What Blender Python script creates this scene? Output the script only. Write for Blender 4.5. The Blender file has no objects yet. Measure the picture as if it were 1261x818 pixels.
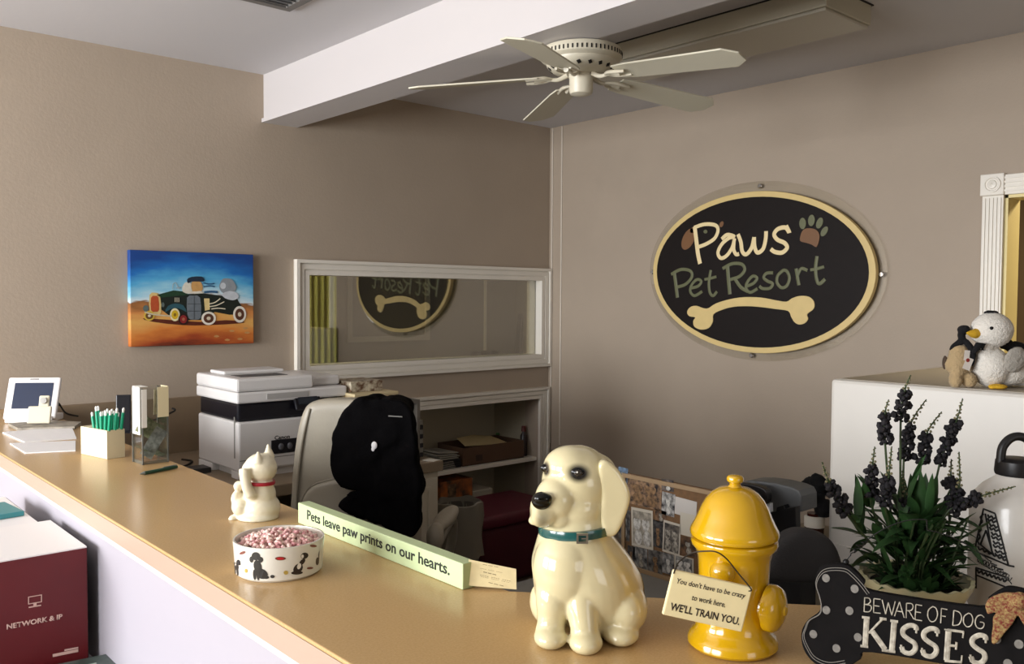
import bpy, bmesh, math, random
from mathutils import Vector, Matrix, noise
random.seed(7)
SC = bpy.context.scene
COL = SC.collection
pi = math.pi
# ------------------------------------------------------------------ camera model
F = 1077.3; CX, CY = 630.5, 409.0
YAW, PIT, ROLL = math.radians(48.47), math.radians(2.186), math.radians(0.361)
H = 1.52
FH = Vector((math.cos(YAW), math.sin(YAW), 0)); RT = Vector((math.sin(YAW), -math.cos(YAW), 0)); UZ = Vector((0, 0, 1))
FW = FH*math.cos(PIT) - UZ*math.sin(PIT); UP0 = FH*math.sin(PIT) + UZ*math.cos(PIT)
RR = RT*math.cos(ROLL) + UP0*math.sin(ROLL); UU = UP0*math.cos(ROLL) - RT*math.sin(ROLL)
CAM = Vector((0, 0, H))
def ray(x, y): return FW + RR*((x-CX)/F) + UU*((CY-y)/F)
def on_plane(x, y, p, n):
    d = ray(x, y); return CAM + d*((Vector(p)-CAM).dot(n)/d.dot(n))
def on_z(x, y, z): return on_plane(x, y, (0, 0, z), Vector((0, 0, 1)))
def on_x(x, y, v): return on_plane(x, y, (v, 0, 0), Vector((1, 0, 0)))
def on_y(x, y, v): return on_plane(x, y, (0, v, 0), Vector((0, 1, 0)))
def at_depth(x, y, d): return on_plane(x, y, CAM+FH*d, FH)
def gpos(px, d, z):
    p = at_depth(px, 600, d); return Vector((p.x, p.y, z))
RZ = math.atan2(RT.y, RT.x)      # local x runs across the picture, local y away
cam = bpy.data.cameras.new('camera'); co = bpy.data.objects.new('camera', cam); COL.objects.link(co)
m3 = Matrix((RR, UU, -FW)).transposed()
co.matrix_world = Matrix.Translation(CAM) @ m3.to_4x4()
cam.sensor_width = 36; cam.lens = F*36/1261; cam.clip_start = .02
SC.camera = co
# ------------------------------------------------------------------ materials
def lin(c):
    return c/12.92 if c <= .04045 else ((c+.055)/1.055)**2.4
def rgb(h):
    if isinstance(h, str):
        h = h.lstrip('#'); h = tuple(int(h[i:i+2], 16) for i in (0, 2, 4))
    return tuple(lin(v/255) for v in h) + (1,)
MATS = {}
def mat(name, col, rough=.6, metal=0, spec=.5, coat=0, var=0, vscale=8, bump=0, bscale=60, alpha=None, trans=0, ior=1.45, emit=0, sheen=0, col2=None):
    if name in MATS: return MATS[name]
    m = bpy.data.materials.new(name); m.use_nodes = True; nt = m.node_tree; N = nt.nodes; L = nt.links
    b = N['Principled BSDF']; c = rgb(col)
    b.inputs['Base Color'].default_value = c; b.inputs['Roughness'].default_value = rough
    b.inputs['Metallic'].default_value = metal; b.inputs['Specular IOR Level'].default_value = spec
    b.inputs['Coat Weight'].default_value = coat; b.inputs['Coat Roughness'].default_value = .05
    b.inputs['Transmission Weight'].default_value = trans; b.inputs['IOR'].default_value = ior
    if sheen: b.inputs['Sheen Weight'].default_value = sheen
    if emit: b.inputs['Emission Color'].default_value = c; b.inputs['Emission Strength'].default_value = emit
    tc = N.new('ShaderNodeTexCoord')
    if var or col2:
        t = N.new('ShaderNodeTexNoise'); t.inputs['Scale'].default_value = vscale; t.inputs['Detail'].default_value = 4
        L.new(tc.outputs['Object'], t.inputs['Vector'])
        r = N.new('ShaderNodeValToRGB'); L.new(t.outputs['Fac'], r.inputs['Fac'])
        c2 = rgb(col2) if col2 else tuple(v*(1-var) for v in c[:3])+(1,)
        r.color_ramp.elements[0].position = .35; r.color_ramp.elements[1].position = .65
        r.color_ramp.elements[0].color = c2; r.color_ramp.elements[1].color = c
        L.new(r.outputs['Color'], b.inputs['Base Color'])
    if bump:
        t2 = N.new('ShaderNodeTexNoise'); t2.inputs['Scale'].default_value = bscale; t2.inputs['Detail'].default_value = 3
        L.new(tc.outputs['Object'], t2.inputs['Vector'])
        bp = N.new('ShaderNodeBump'); bp.inputs['Strength'].default_value = bump; bp.inputs['Distance'].default_value = .004
        L.new(t2.outputs['Fac'], bp.inputs['Height']); L.new(bp.outputs['Normal'], b.inputs['Normal'])
    MATS[name] = m; return m
def glass(name, tint, refl, rough=0.0):
    """thin clear sheet: transparent with a fresnel-like mirror part"""
    if name in MATS: return MATS[name]
    m = bpy.data.materials.new(name); m.use_nodes = True; nt = m.node_tree; N = nt.nodes; L = nt.links
    for n in list(N):
        if n.type != 'OUTPUT_MATERIAL': N.remove(n)
    out = [n for n in N if n.type == 'OUTPUT_MATERIAL'][0]
    tr = N.new('ShaderNodeBsdfTransparent'); tr.inputs['Color'].default_value = rgb(tint)
    gl = N.new('ShaderNodeBsdfGlossy'); gl.inputs['Roughness'].default_value = rough
    lw = N.new('ShaderNodeLayerWeight'); lw.inputs['Blend'].default_value = .3
    mp = N.new('ShaderNodeMapRange'); mp.inputs['To Min'].default_value = refl; mp.inputs['To Max'].default_value = .9 if refl > .1 else .45
    L.new(lw.outputs['Fresnel'], mp.inputs['Value'])
    mx = N.new('ShaderNodeMixShader'); L.new(mp.outputs['Result'], mx.inputs['Fac'])
    L.new(tr.outputs[0], mx.inputs[1]); L.new(gl.outputs[0], mx.inputs[2]); L.new(mx.outputs[0], out.inputs['Surface'])
    MATS[name] = m; return m

# ------------------------------------------------------------------ mesh builder
def rotm(rx=0, ry=0, rz=0):
    return (Matrix.Rotation(rz, 4, 'Z') @ Matrix.Rotation(ry, 4, 'Y') @ Matrix.Rotation(rx, 4, 'X'))
def smoothline(pts, n=6, closed=False):
    P = [Vector(p) for p in pts]; out = []
    m = len(P)
    if m < 3 and not closed: return P
    rng = range(m if closed else m-1)
    for i in rng:
        if closed: a, b, c, d = P[(i-1) % m], P[i], P[(i+1) % m], P[(i+2) % m]
        else: a, b, c, d = P[max(i-1, 0)], P[i], P[i+1], P[min(i+2, m-1)]
        for k in range(n):
            t = k/n
            out.append(.5*((2*b) + (c-a)*t + (2*a-5*b+4*c-d)*t*t + (3*b-a-3*c+d)*t**3))
    if not closed: out.append(P[-1].copy())
    return out
class MB:
    def __init__(s): s.bm = bmesh.new()
    def add(s, bm, M=None):
        if M is not None: bm.transform(M)
        me = bpy.data.meshes.new('t'); bm.to_mesh(me); bm.free(); s.bm.from_mesh(me); bpy.data.meshes.remove(me); return s
    def box(s, c, size, rot=None, bev=0, seg=2):
        b = bmesh.new(); bmesh.ops.create_cube(b, size=1)
        bmesh.ops.scale(b, vec=size, verts=b.verts)
        if bev: bmesh.ops.bevel(b, geom=b.edges[:], offset=bev, segments=seg, affect='EDGES', profile=.5)
        M = Matrix.Translation(c) @ (rot if rot else Matrix.Identity(4)); return s.add(b, M)
    def bb(s, x0, x1, y0, y1, z0, z1, bev=0):
        return s.box(((x0+x1)/2, (y0+y1)/2, (z0+z1)/2), (abs(x1-x0), abs(y1-y0), abs(z1-z0)), None, bev)
    def ell(s, c, r, rot=None, sub=3):
        b = bmesh.new(); bmesh.ops.create_icosphere(b, subdivisions=sub, radius=1)
        if not hasattr(r, '__len__'): r = (r, r, r)
        bmesh.ops.scale(b, vec=r, verts=b.verts)
        return s.add(b, Matrix.Translation(c) @ (rot if rot else Matrix.Identity(4)))
    def lathe(s, prof, c=(0, 0, 0), seg=48, rot=None, fn=None):
        b = bmesh.new(); rings = []
        for (r, z) in prof:
            if r < 1e-6: rings.append([b.verts.new((0, 0, z))])
            else: rings.append([b.verts.new(fn(r, z, 2*pi*k/seg) if fn else (r*math.cos(2*pi*k/seg), r*math.sin(2*pi*k/seg), z)) for k in range(seg)])
        for A, B in zip(rings, rings[1:]):
            if len(A) == 1 and len(B) == 1: continue
            for k in range(seg):
                j = (k+1) % seg
                if len(A) == 1: b.faces.new((A[0], B[j], B[k]))
                elif len(B) == 1: b.faces.new((A[k], A[j], B[0]))
                else: b.faces.new((A[k], A[j], B[j], B[k]))
        bmesh.ops.recalc_face_normals(b, faces=b.faces)
        return s.add(b, Matrix.Translation(c) @ (rot if rot else Matrix.Identity(4)))
    def cyl(s, p, q, r, r2=None, seg=20): return s.tube([p, q], [r, r if r2 is None else r2], seg)
    def tube(s, pts, rad, seg=8, closed=False, M=None, flat=None):
        P = [Vector(p) for p in pts]; n = len(P)
        R = rad if hasattr(rad, '__len__') else [rad]*n
        if len(R) != n:
            m = len(R); R = [R[min(int(i*(m-1)/(n-1)), m-2)]*(1-((i*(m-1)/(n-1))-min(int(i*(m-1)/(n-1)), m-2))) + R[min(int(i*(m-1)/(n-1)), m-2)+1]*((i*(m-1)/(n-1))-min(int(i*(m-1)/(n-1)), m-2)) for i in range(n)]
        b = bmesh.new(); rings = []; up = None
        for i in range(n):
            if closed: t = P[(i+1) % n]-P[(i-1) % n]
            else: t = P[min(i+1, n-1)]-P[max(i-1, 0)]
            if t.length < 1e-9: t = Vector((0, 0, 1))
            t.normalize()
            if flat is not None:
                w = Vector((0, 0, 1)); u = w.cross(t)
                if u.length < 1e-6: u = Vector((1, 0, 0))
                u.normalize()
                ring = [b.verts.new(P[i] + u*(R[i]*math.cos(2*pi*k/seg)) + w*(flat*math.sin(2*pi*k/seg))) for k in range(seg)]
            else:
                if up is None: up = Vector((0, 0, 1)) if abs(t.z) < .9 else Vector((1, 0, 0))
                u = up - t*up.dot(t)
                if u.length < 1e-6: u = t.orthogonal()
                u.normalize(); w = t.cross(u); up = u
                ring = [b.verts.new(P[i] + (u*math.cos(2*pi*k/seg)+w*math.sin(2*pi*k/seg))*R[i]) for k in range(seg)]
            rings.append(ring)
        for i in range(n if closed else n-1):
            A, B = rings[i], rings[(i+1) % n]
            for k in range(seg): b.faces.new((A[k], A[(k+1) % seg], B[(k+1) % seg], B[k]))
        if not closed: b.faces.new(rings[0][::-1]); b.faces.new(rings[-1])
        bmesh.ops.recalc_face_normals(b, faces=b.faces)
        return s.add(b, M)
    def prism(s, pts, z0, z1, M=None, bev=0):
        """closed 2-D outline extruded along local z"""
        b = bmesh.new(); vs = [b.verts.new((p[0], p[1], z0)) for p in pts]
        f = b.faces.new(vs); r = bmesh.ops.extrude_face_region(b, geom=[f])
        bmesh.ops.translate(b, vec=(0, 0, z1-z0), verts=[v for v in r['geom'] if isinstance(v, bmesh.types.BMVert)])
        if bev: 
            es = [e for e in b.edges if abs(e.verts[0].co.z-e.verts[1].co.z) < 1e-7]
            bmesh.ops.bevel(b, geom=es, offset=bev, segments=2, affect='EDGES', profile=.5)
        bmesh.ops.recalc_face_normals(b, faces=b.faces)
        return s.add(b, M)
    def ring(s, outer, inner, z0, z1, M=None):
        """frame between two outlines with the same number of points"""
        b = bmesh.new(); n = len(outer)
        L = [[b.verts.new((p[0], p[1], z)) for p in o] for o in (outer, inner) for z in (z0, z1)]
        o0, o1, i0, i1 = L
        for k in range(n):
            j = (k+1) % n
            b.faces.new((o0[k], o0[j], o1[j], o1[k])); b.faces.new((i0[k], i1[k], i1[j], i0[j]))
            b.faces.new((o1[k], o1[j], i1[j], i1[k])); b.faces.new((o0[k], i0[k], i0[j], o0[j]))
        bmesh.ops.recalc_face_normals(b, faces=b.faces); return s.add(b, M)
    def text(s, string, M, w, h, z0=0, z1=.0006, bold=0, shear=0, spacing=1, fn=None):
        cu = bpy.data.curves.new('txt', 'FONT'); cu.body = string; cu.size = 1; cu.offset = bold; cu.shear = shear
        cu.space_character = spacing; cu.resolution_u = 3; cu.extrude = 0
        ob = bpy.data.objects.new('txt', cu); COL.objects.link(ob)
        dg = bpy.context.evaluated_depsgraph_get(); me = bpy.data.meshes.new_from_object(ob.evaluated_get(dg))
        b = bmesh.new(); b.from_mesh(me); bpy.data.meshes.remove(me); bpy.data.objects.remove(ob); bpy.data.curves.remove(cu)
        xs = [v.co.x for v in b.verts]; ys = [v.co.y for v in b.verts]
        sx = w/(max(xs)-min(xs)); sy = h/(max(ys)-min(ys)); mx, my = min(xs), min(ys)
        if h < 0: sy = sx; my = 0
        for v in b.verts: v.co = ((v.co.x-mx)*sx, (v.co.y-my)*sy, z0)
        r = bmesh.ops.extrude_face_region(b, geom=b.faces[:])
        bmesh.ops.translate(b, vec=(0, 0, z1-z0), verts=[v for v in r['geom'] if isinstance(v, bmesh.types.BMVert)])
        bmesh.ops.recalc_face_normals(b, faces=b.faces)
        if fn:
            for v in b.verts: v.co = fn(v.co)
        return s.add(b, M)
    def leaf(s, p, d, L, w, up=None, droop=.25):
        d = Vector(d).normalized(); up = up or Vector((0, 0, 1)); sd = d.cross(up)
        if sd.length < 1e-3: sd = Vector((1, 0, 0))
        sd.normalize(); nn = sd.cross(d); b = bmesh.new(); n = 7; rows = []
        for i in range(n+1):
            t = i/n; c = Vector(p)+d*(L*t)-UZ*(droop*L*t*t); ww = w*math.sin(pi*min(t*.94+.06, 1))**.8*(1-t*.35)
            rows.append([b.verts.new(c-sd*ww+nn*ww*.35), b.verts.new(c), b.verts.new(c+sd*ww+nn*ww*.35)])
        for A, B in zip(rows, rows[1:]):
            b.faces.new((A[0], A[1], B[1], B[0])); b.faces.new((A[1], A[2], B[2], B[1]))
        return s.add(b)
    def build(s, name, material, parent=None, smooth=False, world=False, **tags):
        me = bpy.data.meshes.new(name)
        if world and parent is not None: s.bm.transform(parent.matrix_basis.inverted())
        s.bm.to_mesh(me); s.bm.free()
        return link(name, me, material, parent, smooth, **tags)
def link(name, me, material, parent=None, smooth=False, **tags):
    o = bpy.data.objects.new(name, me); COL.objects.link(o)
    if material is not None: me.materials.clear(); me.materials.append(material)
    if smooth:
        for p in me.polygons: p.use_smooth = True
        if smooth != 'all':
            bpy.context.view_layer.update()
            try: me.set_sharp_from_angle(angle=math.radians(38))
            except Exception: pass
    if parent is not None: o.parent = parent
    tag(o, **tags); return o
def tag(o, label=None, cat=None, group=None, kind=None):
    if label: o['label'] = label
    if cat: o['category'] = cat
    if group: o['group'] = group
    if kind: o['kind'] = kind
    return o
def thing(name, label, cat, loc=(0, 0, 0), rz=0, group=None, M=None):
    o = bpy.data.objects.new(name, None); COL.objects.link(o)
    o.matrix_basis = M if M is not None else Matrix.Translation(loc) @ Matrix.Rotation(rz, 4, 'Z')
    o.empty_display_size = .05
    return tag(o, label, cat, group)
def lone(mb, name, material, label, cat, group=None, smooth=False, origin=None):
    """thing that is one mesh, built in world coordinates"""
    co_ = [v.co for v in mb.bm.verts]
    o = origin if origin is not None else Vector((sum(c.x for c in co_)/len(co_), sum(c.y for c in co_)/len(co_), min(c.z for c in co_)))
    mb.bm.transform(Matrix.Translation(-Vector(o)))
    ob = mb.build(name, material, None, smooth); ob.location = o
    return tag(ob, label, cat, group)
def organic(mb, name, material, parent=None, voxel=.003, smooth=6, disp=None, **tags):
    me = bpy.data.meshes.new('tmp'); mb.bm.to_mesh(me); mb.bm.free()
    ob = bpy.data.objects.new('tmp', me); COL.objects.link(ob)
    r = ob.modifiers.new('r', 'REMESH'); r.mode = 'VOXEL'; r.voxel_size = voxel; r.adaptivity = 0
    sm = ob.modifiers.new('s', 'SMOOTH'); sm.factor = .5; sm.iterations = smooth
    dg = bpy.context.evaluated_depsgraph_get(); dg.update()
    out = bpy.data.meshes.new_from_object(ob.evaluated_get(dg)); bpy.data.objects.remove(ob); bpy.data.meshes.remove(me)
    if disp:
        for v in out.vertices: v.co += v.normal*disp(v.co)
    out.name = name
    return link(name, out, material, parent, 'all', **tags)
def struct(name, mb, material, smooth=False):
    return mb.build(name, material, None, smooth, kind='structure')
def plane(p0, n, u=None):
    """frame of a plane: origin p0, local z = n (towards viewer), local y = up"""
    n = Vector(n).normalized(); u = (UZ.cross(n)).normalized() if u is None else Vector(u).normalized(); v = n.cross(u)
    M = Matrix((u, v, n)).transposed().to_4x4(); M.translation = Vector(p0); return M
class Plot:
    """turns crop pixels into local coordinates of a plane"""
    def __init__(s, M, ox, oy, sc): s.M, s.ox, s.oy, s.sc = M, ox, oy, sc; s.Mi = M.inverted(); s.n = Vector(M.col[2][:3]); s.p = M.translation
    def __call__(s, x, y):
        p = on_plane(s.ox+x/s.sc, s.oy+y/s.sc, s.p, s.n); q = s.Mi @ p; return (q.x, q.y)
    def l(s, pts): return [s(*p) for p in pts]
def ellpts(cx, cy, rx, ry, n=48, a=0):
    out = []
    for k in range(n):
        x, y = rx*math.cos(2*pi*k/n), ry*math.sin(2*pi*k/n); out.append((cx+x*math.cos(a)-y*math.sin(a), cy+x*math.sin(a)+y*math.cos(a)))
    return out
def ccw(P):
    A = sum(P[i][0]*P[(i+1) % len(P)][1]-P[(i+1) % len(P)][0]*P[i][1] for i in range(len(P)))
    return P if A > 0 else P[::-1]
def sm2(P, n=4, closed=True): return [(v.x, v.y) for v in smoothline([(p[0], p[1], 0) for p in P], n, closed)]
def stroke(mb, pl, pts, w, z, th=.0008, n=5, seg=8):
    P = [Vector((*pl(*p), z)) for p in pts]; P = smoothline(P, n)
    mb.tube(P, w, seg, flat=th)
def textpx(mb, pl, string, A, B, hpx, z, th=.0005, **k):
    """text whose box runs from crop pixel A (lower left) to B (lower right), hpx crop pixels tall"""
    a = Vector((*pl(*A), 0)); b = Vector((*pl(*B), 0)); c = Vector((*pl(A[0], A[1]-hpx), 0))
    ang = math.atan2(b.y-a.y, b.x-a.x)
    M = Matrix.Translation(a) @ Matrix.Rotation(ang, 4, 'Z')
    mb.text(string, M, (b-a).length, (c-a).length, z, z+th, **k)
# ================================================================== SETTING
YA, XB, ZC, CT = 3.93, 3.787, 2.575, 1.07
M_wall = mat('wall_paint', '#ab9c8b', .55, spec=.3, var=.04, vscale=3, bump=.15, bscale=90)
M_wallR = M_wall
M_ceil = mat('ceiling_paint', '#c9c7c9', .75, spec=.2, bump=.1, bscale=50)
M_trim = mat('white_trim', '#e6e0d4', .35, spec=.5, var=.03)
M_beam = mat('beam_paint', '#c6c1c0', .5, spec=.4)
M_floor = mat('floor_vinyl', '#6b5a4a', .5, var=.3, vscale=3, bump=.1)
XL, YF = -2.7, -2.6
# floor, ceiling
b = MB(); b.bb(.7, XB+1.6, YF, YA+3, -.08, 0); struct('floor', b, M_floor)
b = MB(); b.bb(XL, .7, YF, YA+.1, -.08, 0); struct('floor_lobby', b, mat('lobby_tile', '#c9bda8', .35, var=.06, vscale=2))
b = MB(); b.bb(XL-.1, XB+.1, YF-.1, YA+.1, ZC, ZC+.08); struct('ceiling', b, M_ceil)
# wall behind (carries window and niche)
WX0, WX1 = on_y(362, 395, YA).x, XB
WZ0, WZ1 = 1.103, 1.706; TW = .075
NX0, NX1, NZ0, NZ1 = 1.75, XB-.085, 0.0, on_y(640, 493, YA).z
b = MB(); wt = .12
b.bb(XL-.1, WX0+.03, YA, YA+wt, 0, ZC)
b.bb(WX0+.03, XB+.1, YA, YA+wt, WZ1-.03, ZC)
b.bb(WX0+.03, XB+.1, YA, YA+wt, NZ1, WZ0+.03)
b.bb(WX1-.05, XB+.1, YA, YA+wt, WZ0+.03, WZ1-.03)
b.bb(XB-.085, XB+.1, YA, YA+wt, 0, NZ1)
struct('wall_back', b, M_wall)
# right wall with doorway
DY1 = on_x(1236, 300, XB).y; DY0 = DY1-.85; DZ = on_x(1240, 240, XB).z
b = MB(); b.bb(XB, XB+.13, DY1, YA, 0, ZC); b.bb(XB, XB+.13, YF, DY0, 0, ZC); b.bb(XB, XB+.13, DY0, DY1, DZ, ZC)
struct('wall_right', b, M_wallR)
# left wall with the big windows that light the room
LW = [(.3, 1.7), (2.1, 3.65)]; LZ0, LZ1 = .95, 2.15
b = MB(); b.bb(XL-.12, XL, YF, YA, 0, LZ0); b.bb(XL-.12, XL, YF, YA, LZ1, ZC)
for y0, y1 in [(YF, LW[0][0]), (LW[0][1], LW[1][0]), (LW[1][1], YA)]: b.bb(XL-.12, XL, y0, y1, LZ0, LZ1)
struct('wall_left', b, M_wall)
b = MB(); b.bb(XL, XB, YF-.12, YF, 0, .9); b.bb(XL, XB, YF-.12, YF, 2.1, ZC); b.bb(XL, -.2, YF-.12, YF, .9, 2.1); b.bb(1.0, XB, YF-.12, YF, .9, 2.1)
struct('wall_front', b, M_wall)
def rect(x0, x1, z0, z1): return [(x0, z0), (x1, z0), (x1, z1), (x0, z1)]
def off(r, d): (x0, z0), (x1, _), (_, z1) = r[0], r[1], r[2]; return rect(x0+d, x1-d, z0+d, z1-d)
def profile_frame(mb, r, w, M, th=.02):
    """stepped picture-frame moulding round rectangle r"""
    for a, c, h in ((0, .22, th*1.5), (.22, .3, th*.7), (.3, .62, th), (.62, .7, th*.6), (.7, 1, th*.9)):
        mb.ring(off(r, a*w), off(r, c*w), 0, h, M)
# interior window on the back wall
MA = plane((0, YA, 0), (0, -1, 0)) 
fr = rect(WX0, WX1-.004, WZ0, WZ1)
wo = thing('window_1', None, None, ((WX0+WX1)/2, YA, WZ0)); wo['kind'] = 'structure'
b = MB(); profile_frame(b, fr, TW, MA, .022)
b.ring(off(fr, TW-.012), off(fr, TW), -.118, 0, MA)
b.build('window_frame', M_trim, wo, world=True)
b = MB(); g = off(fr, TW); b.bb(g[0][0], g[1][0], YA+.035, YA+.041, g[0][1], g[2][1])
b.build('pane', glass('window_glass', '#e9e7dc', .28), wo, world=True)
# niche under it: shell, shelf, trim
M_niche = mat('niche_paint', '#b5ab94', .6, bump=.1)
ND = .42
b = MB(); b.bb(NX0, NX1+.02, YA+ND, YA+ND+.02, 0, NZ1+.02); b.bb(NX1, NX1+.02, YA+wt, YA+ND, 0, NZ1); b.bb(NX0, NX0+.02, YA+.01, YA+ND, 0, NZ1)
b.bb(NX0, NX1, YA+wt, YA+ND, NZ1, NZ1+.02)
struct('wall_niche', b, M_niche)
ZS = on_y(600, 572, YA+.02).z
b = MB(); b.bb(NX0+.02, NX1, YA+.012, YA+ND, ZS-.022, ZS, .002); lone(b, 'niche_shelf', M_trim, 'white painted shelf board spanning the low recess under the interior window', 'shelf')
b = MB(); w = .07; profile_frame(b, rect(1.62, NX1+w, -.07, NZ1+w), w, MA, .022)
struct('trim_1', b, M_trim)
# backsplash band behind the counter and desk
zb = on_y(150, 494, YA).z
b = MB(); b.bb(.3, 1.76, YA-.014, YA, .5, zb, .003); struct('trim_2', b, mat('tan_laminate', '#86735c', .5, var=.06, bump=.1))
# beam
BX0, BX1, BZ = 1.894, 2.068, 2.349
b = MB(); b.bb(BX0, BX1, YF, YA, BZ, ZC); b.bb(BX0-.012, BX0, YF, YA-.002, BZ, BZ+.018); struct('ceiling_beam', b, M_beam)
# door casing on the right wall
do = thing('door_1', None, None, (XB, DY1, 0)); do['kind'] = 'structure'
b = MB(); cw = .08; 
b.bb(XB-.014, XB, DY1, DY1+cw, 0, DZ, .002)
for k in range(5): b.bb(XB-.019, XB-.014, DY1+.008+k*.0145, DY1+.016+k*.0145, .2, DZ-.01)
b.bb(XB-.014, XB, DY0-cw, DY0, 0, DZ, .002)
b.bb(XB-.014, XB, DY0, DY1, DZ, DZ+cw, .002)
for k in range(4): b.bb(XB-.02, XB-.014, DY0, DY1, DZ+.012+k*.017, DZ+.02+k*.017)
b.build('door_casing', M_trim, do, world=True)
b = MB(); b.bb(XB-.024, XB, DY1-.003, DY1+cw+.006, DZ, DZ+cw+.006, .003)
b.lathe([(.032, 0), (.032, .006), (.026, .006), (.024, .002), (.018, .002), (.016, .006), (.006, .007), (0, .009)], (XB-.024, DY1+cw/2, DZ+cw/2+.003), 28, rotm(0, -pi/2, 0))
b.build('rosette_block', M_trim, do, world=True)
b = MB(); b.bb(XB+.002, XB+.13, DY1-.012, DY1, 0, DZ); b.bb(XB+.002, XB+.13, DY0, DY0+.012, 0, DZ); b.bb(XB+.002, XB+.13, DY0, DY1, DZ-.012, DZ)
b.build('door_jamb', mat('cream_jamb', '#e6d69a', .5), do, world=True)
# room beyond the doorway
b = MB(); b.bb(XB+1.5, XB+1.6, -.6, 2.2, 0, ZC); b.bb(XB+.13, XB+1.5, 2.1, 2.2, 0, ZC); b.bb(XB+.13, XB+1.5, -.6, -.5, 0, ZC); b.bb(XB+.1, XB+1.6, -.6, 2.2, ZC, ZC+.08)
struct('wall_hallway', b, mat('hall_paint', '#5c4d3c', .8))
# cable cover in the corner
b = MB()
for px in (679.5, 691):
    q = on_x(px, 300, XB-.004).y; b.bb(XB-.006, XB, q-.005, q+.005, .62, ZC-.002, .002)
struct('trim_3', b, mat('cable_cover', '#cdc3b4', .4))
# baseboards
b = MB(); b.bb(XB-.012, XB, DY1+cw, YA, 0, .09, .002); struct('baseboard_right', b, M_trim)
# room behind the interior window
RY = YA+2.35
M_back = mat('back_room_paint', '#8a8272', .7, bump=.1)
b = MB(); b.bb(.6, 5.6, RY, RY+.1, 0, ZC); b.bb(.5, .6, YA+wt, RY, 0, ZC); b.bb(5.6, 5.7, YA+wt, RY, 0, ZC); b.bb(.5, 5.7, YA+ND+.03, RY, ZC, ZC+.08)
struct('wall_back_room', b, M_back)
# green lit curtain seen on the left through the glass
q0, q1 = on_y(379, 380, RY-.25), on_y(414, 380, RY-.25)
b = MB(); n = 60; pts = []
for k in range(n+1):
    t = k/n; pts.append((q0.x-.02+(q1.x-q0.x+.02)*t, RY-.25+.02*math.sin(t*31)))
for k in range(n): 
    (xa, ya), (xb_, yb) = pts[k], pts[k+1]
    v = [b.bm.verts.new(c) for c in ((xa, ya, .3), (xb_, yb, .3), (xb_, yb, 2.2), (xa, ya, 2.2))]; b.bm.faces.new(v)
lone(b, 'curtain', mat('green_curtain', '#cdd083', .8), 'yellow-green curtain hanging behind the left end of the interior window', 'curtain', smooth=True)
# pole and coat in the back room
q = on_y(597.5, 400, RY-.7)
b = MB(); zb_ = on_y(597.5, 432, RY-.7).z; b.cyl((q.x, q.y, zb_), (q.x, q.y, ZC), .013); ob = lone(b, 'hanging_pole', mat('pole_white', '#cfc8b4', .4), 'slim white pole hanging from the ceiling behind the interior window', 'pole', smooth=True)
b = MB(); b.ell((q.x, q.y, zb_-.02), (.05, .05, .022)); b.ell((q.x-.1, q.y, zb_-.02), (.05, .02, .02)); b.ell((q.x+.1, q.y, zb_-.02), (.05, .02, .02)); b.cyl((q.x-.12, q.y, zb_-.02), (q.x+.12, q.y, zb_-.02), .012)
b.build('grip', mat('dark_grip', '#3a3630', .4), ob, True, world=True)
# coat
P1 = plane((0, RY-.06, 0), (0, -1, 0)); pl = Plot(P1, 350, 300, 3.709)
b = MB(); b.prism(ccw(pl.l([(1060, 640), (1058, 520), (1065, 400), (1075, 310), (1105, 292), (1150, 300), (1185, 350), (1190, 640)])), -.02, .05, P1, .008)
lone(b, 'hanging_coat', mat('coat_cloth', '#35332e', .9, bump=.3), 'dark coat hanging on the far wall behind the interior window', 'coat')
# a white framed panel on the back-room wall
P2 = plane((0, RY-.01, 0), (0, -1, 0)); pl = Plot(P2, 350, 300, 3.709)
a_ = pl(285, 60); c_ = pl(660, 440); r_ = rect(a_[0], c_[0], c_[1], a_[1])
b = MB(); b.ring(r_, off(r_, .045), 0, .02, P2); struct('trim_4', b, mat('dull_white', '#b7b09c', .5))
# ================================================================== COUNTER
M_lam = mat('counter_laminate', '#c2a06e', .25, spec=.5, vscale=300, col2='#b99765')
CF, CN = .886, .555
inner = on_z(634, 726, CT); rgt = on_z(1003, 743, CT); ddir = (rgt-inner); ddir.z = 0; ddir.normalize(); nrm = Vector((ddir.y, -ddir.x, 0)); 
if nrm.x > 0: nrm = -nrm
CF = (on_z(220, 574, CT).x+inner.x)/2
w_ = CF-CN+.02
Lf = 1.6; e1 = inner+ddir*Lf; e2 = e1+nrm*w_
base = inner+nrm*w_; t_ = (CN-base.x)/ddir.x; cor = base+ddir*t_
out = [(CF, YA-.016), (CF, inner.y), (e1.x, e1.y), (e2.x, e2.y), (cor.x, cor.y), (CN, YA-.016)]
cnt = thing('reception_counter', 'long tan laminate reception counter with white front panel and angled end', 'counter', (CN, 1, 0))
b = MB(); b.prism(ccw(out), CT-.006, CT, None, .002)
b.build('countertop', M_lam, cnt, world=True)
b = MB(); b.prism(ccw(out), CT-.042, CT-.006)
b.build('edge_band', mat('edge_band', '#ab9482', .4), cnt, world=True)
def inset(off_):
    b2 = inner+nrm*(w_-off_); x = CN+off_; t = (x-b2.x)/ddir.x; c = b2+ddir*t; e = e1+nrm*(w_-off_)
    return (x, YA-.016), (c.x, c.y), (e.x, e.y)
b = MB(); A1 = inset(.012); A2 = inset(.10)
b.prism(ccw([A1[0], A1[1], A1[2], A2[2], A2[1], A2[0]]), 0, CT-.042)
b.build('front_panel', mat('counter_white', '#a6a1a8', .45, spec=.4), cnt, world=True)
b = MB(); A1 = inset(.001); A2 = inset(.0118); b.prism(ccw([A1[0], A1[1], A1[2], A2[2], A2[1], A2[0]]), CT-.052, CT-.0425)
b.build('edge_bead', M_trim, cnt, world=True)
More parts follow.
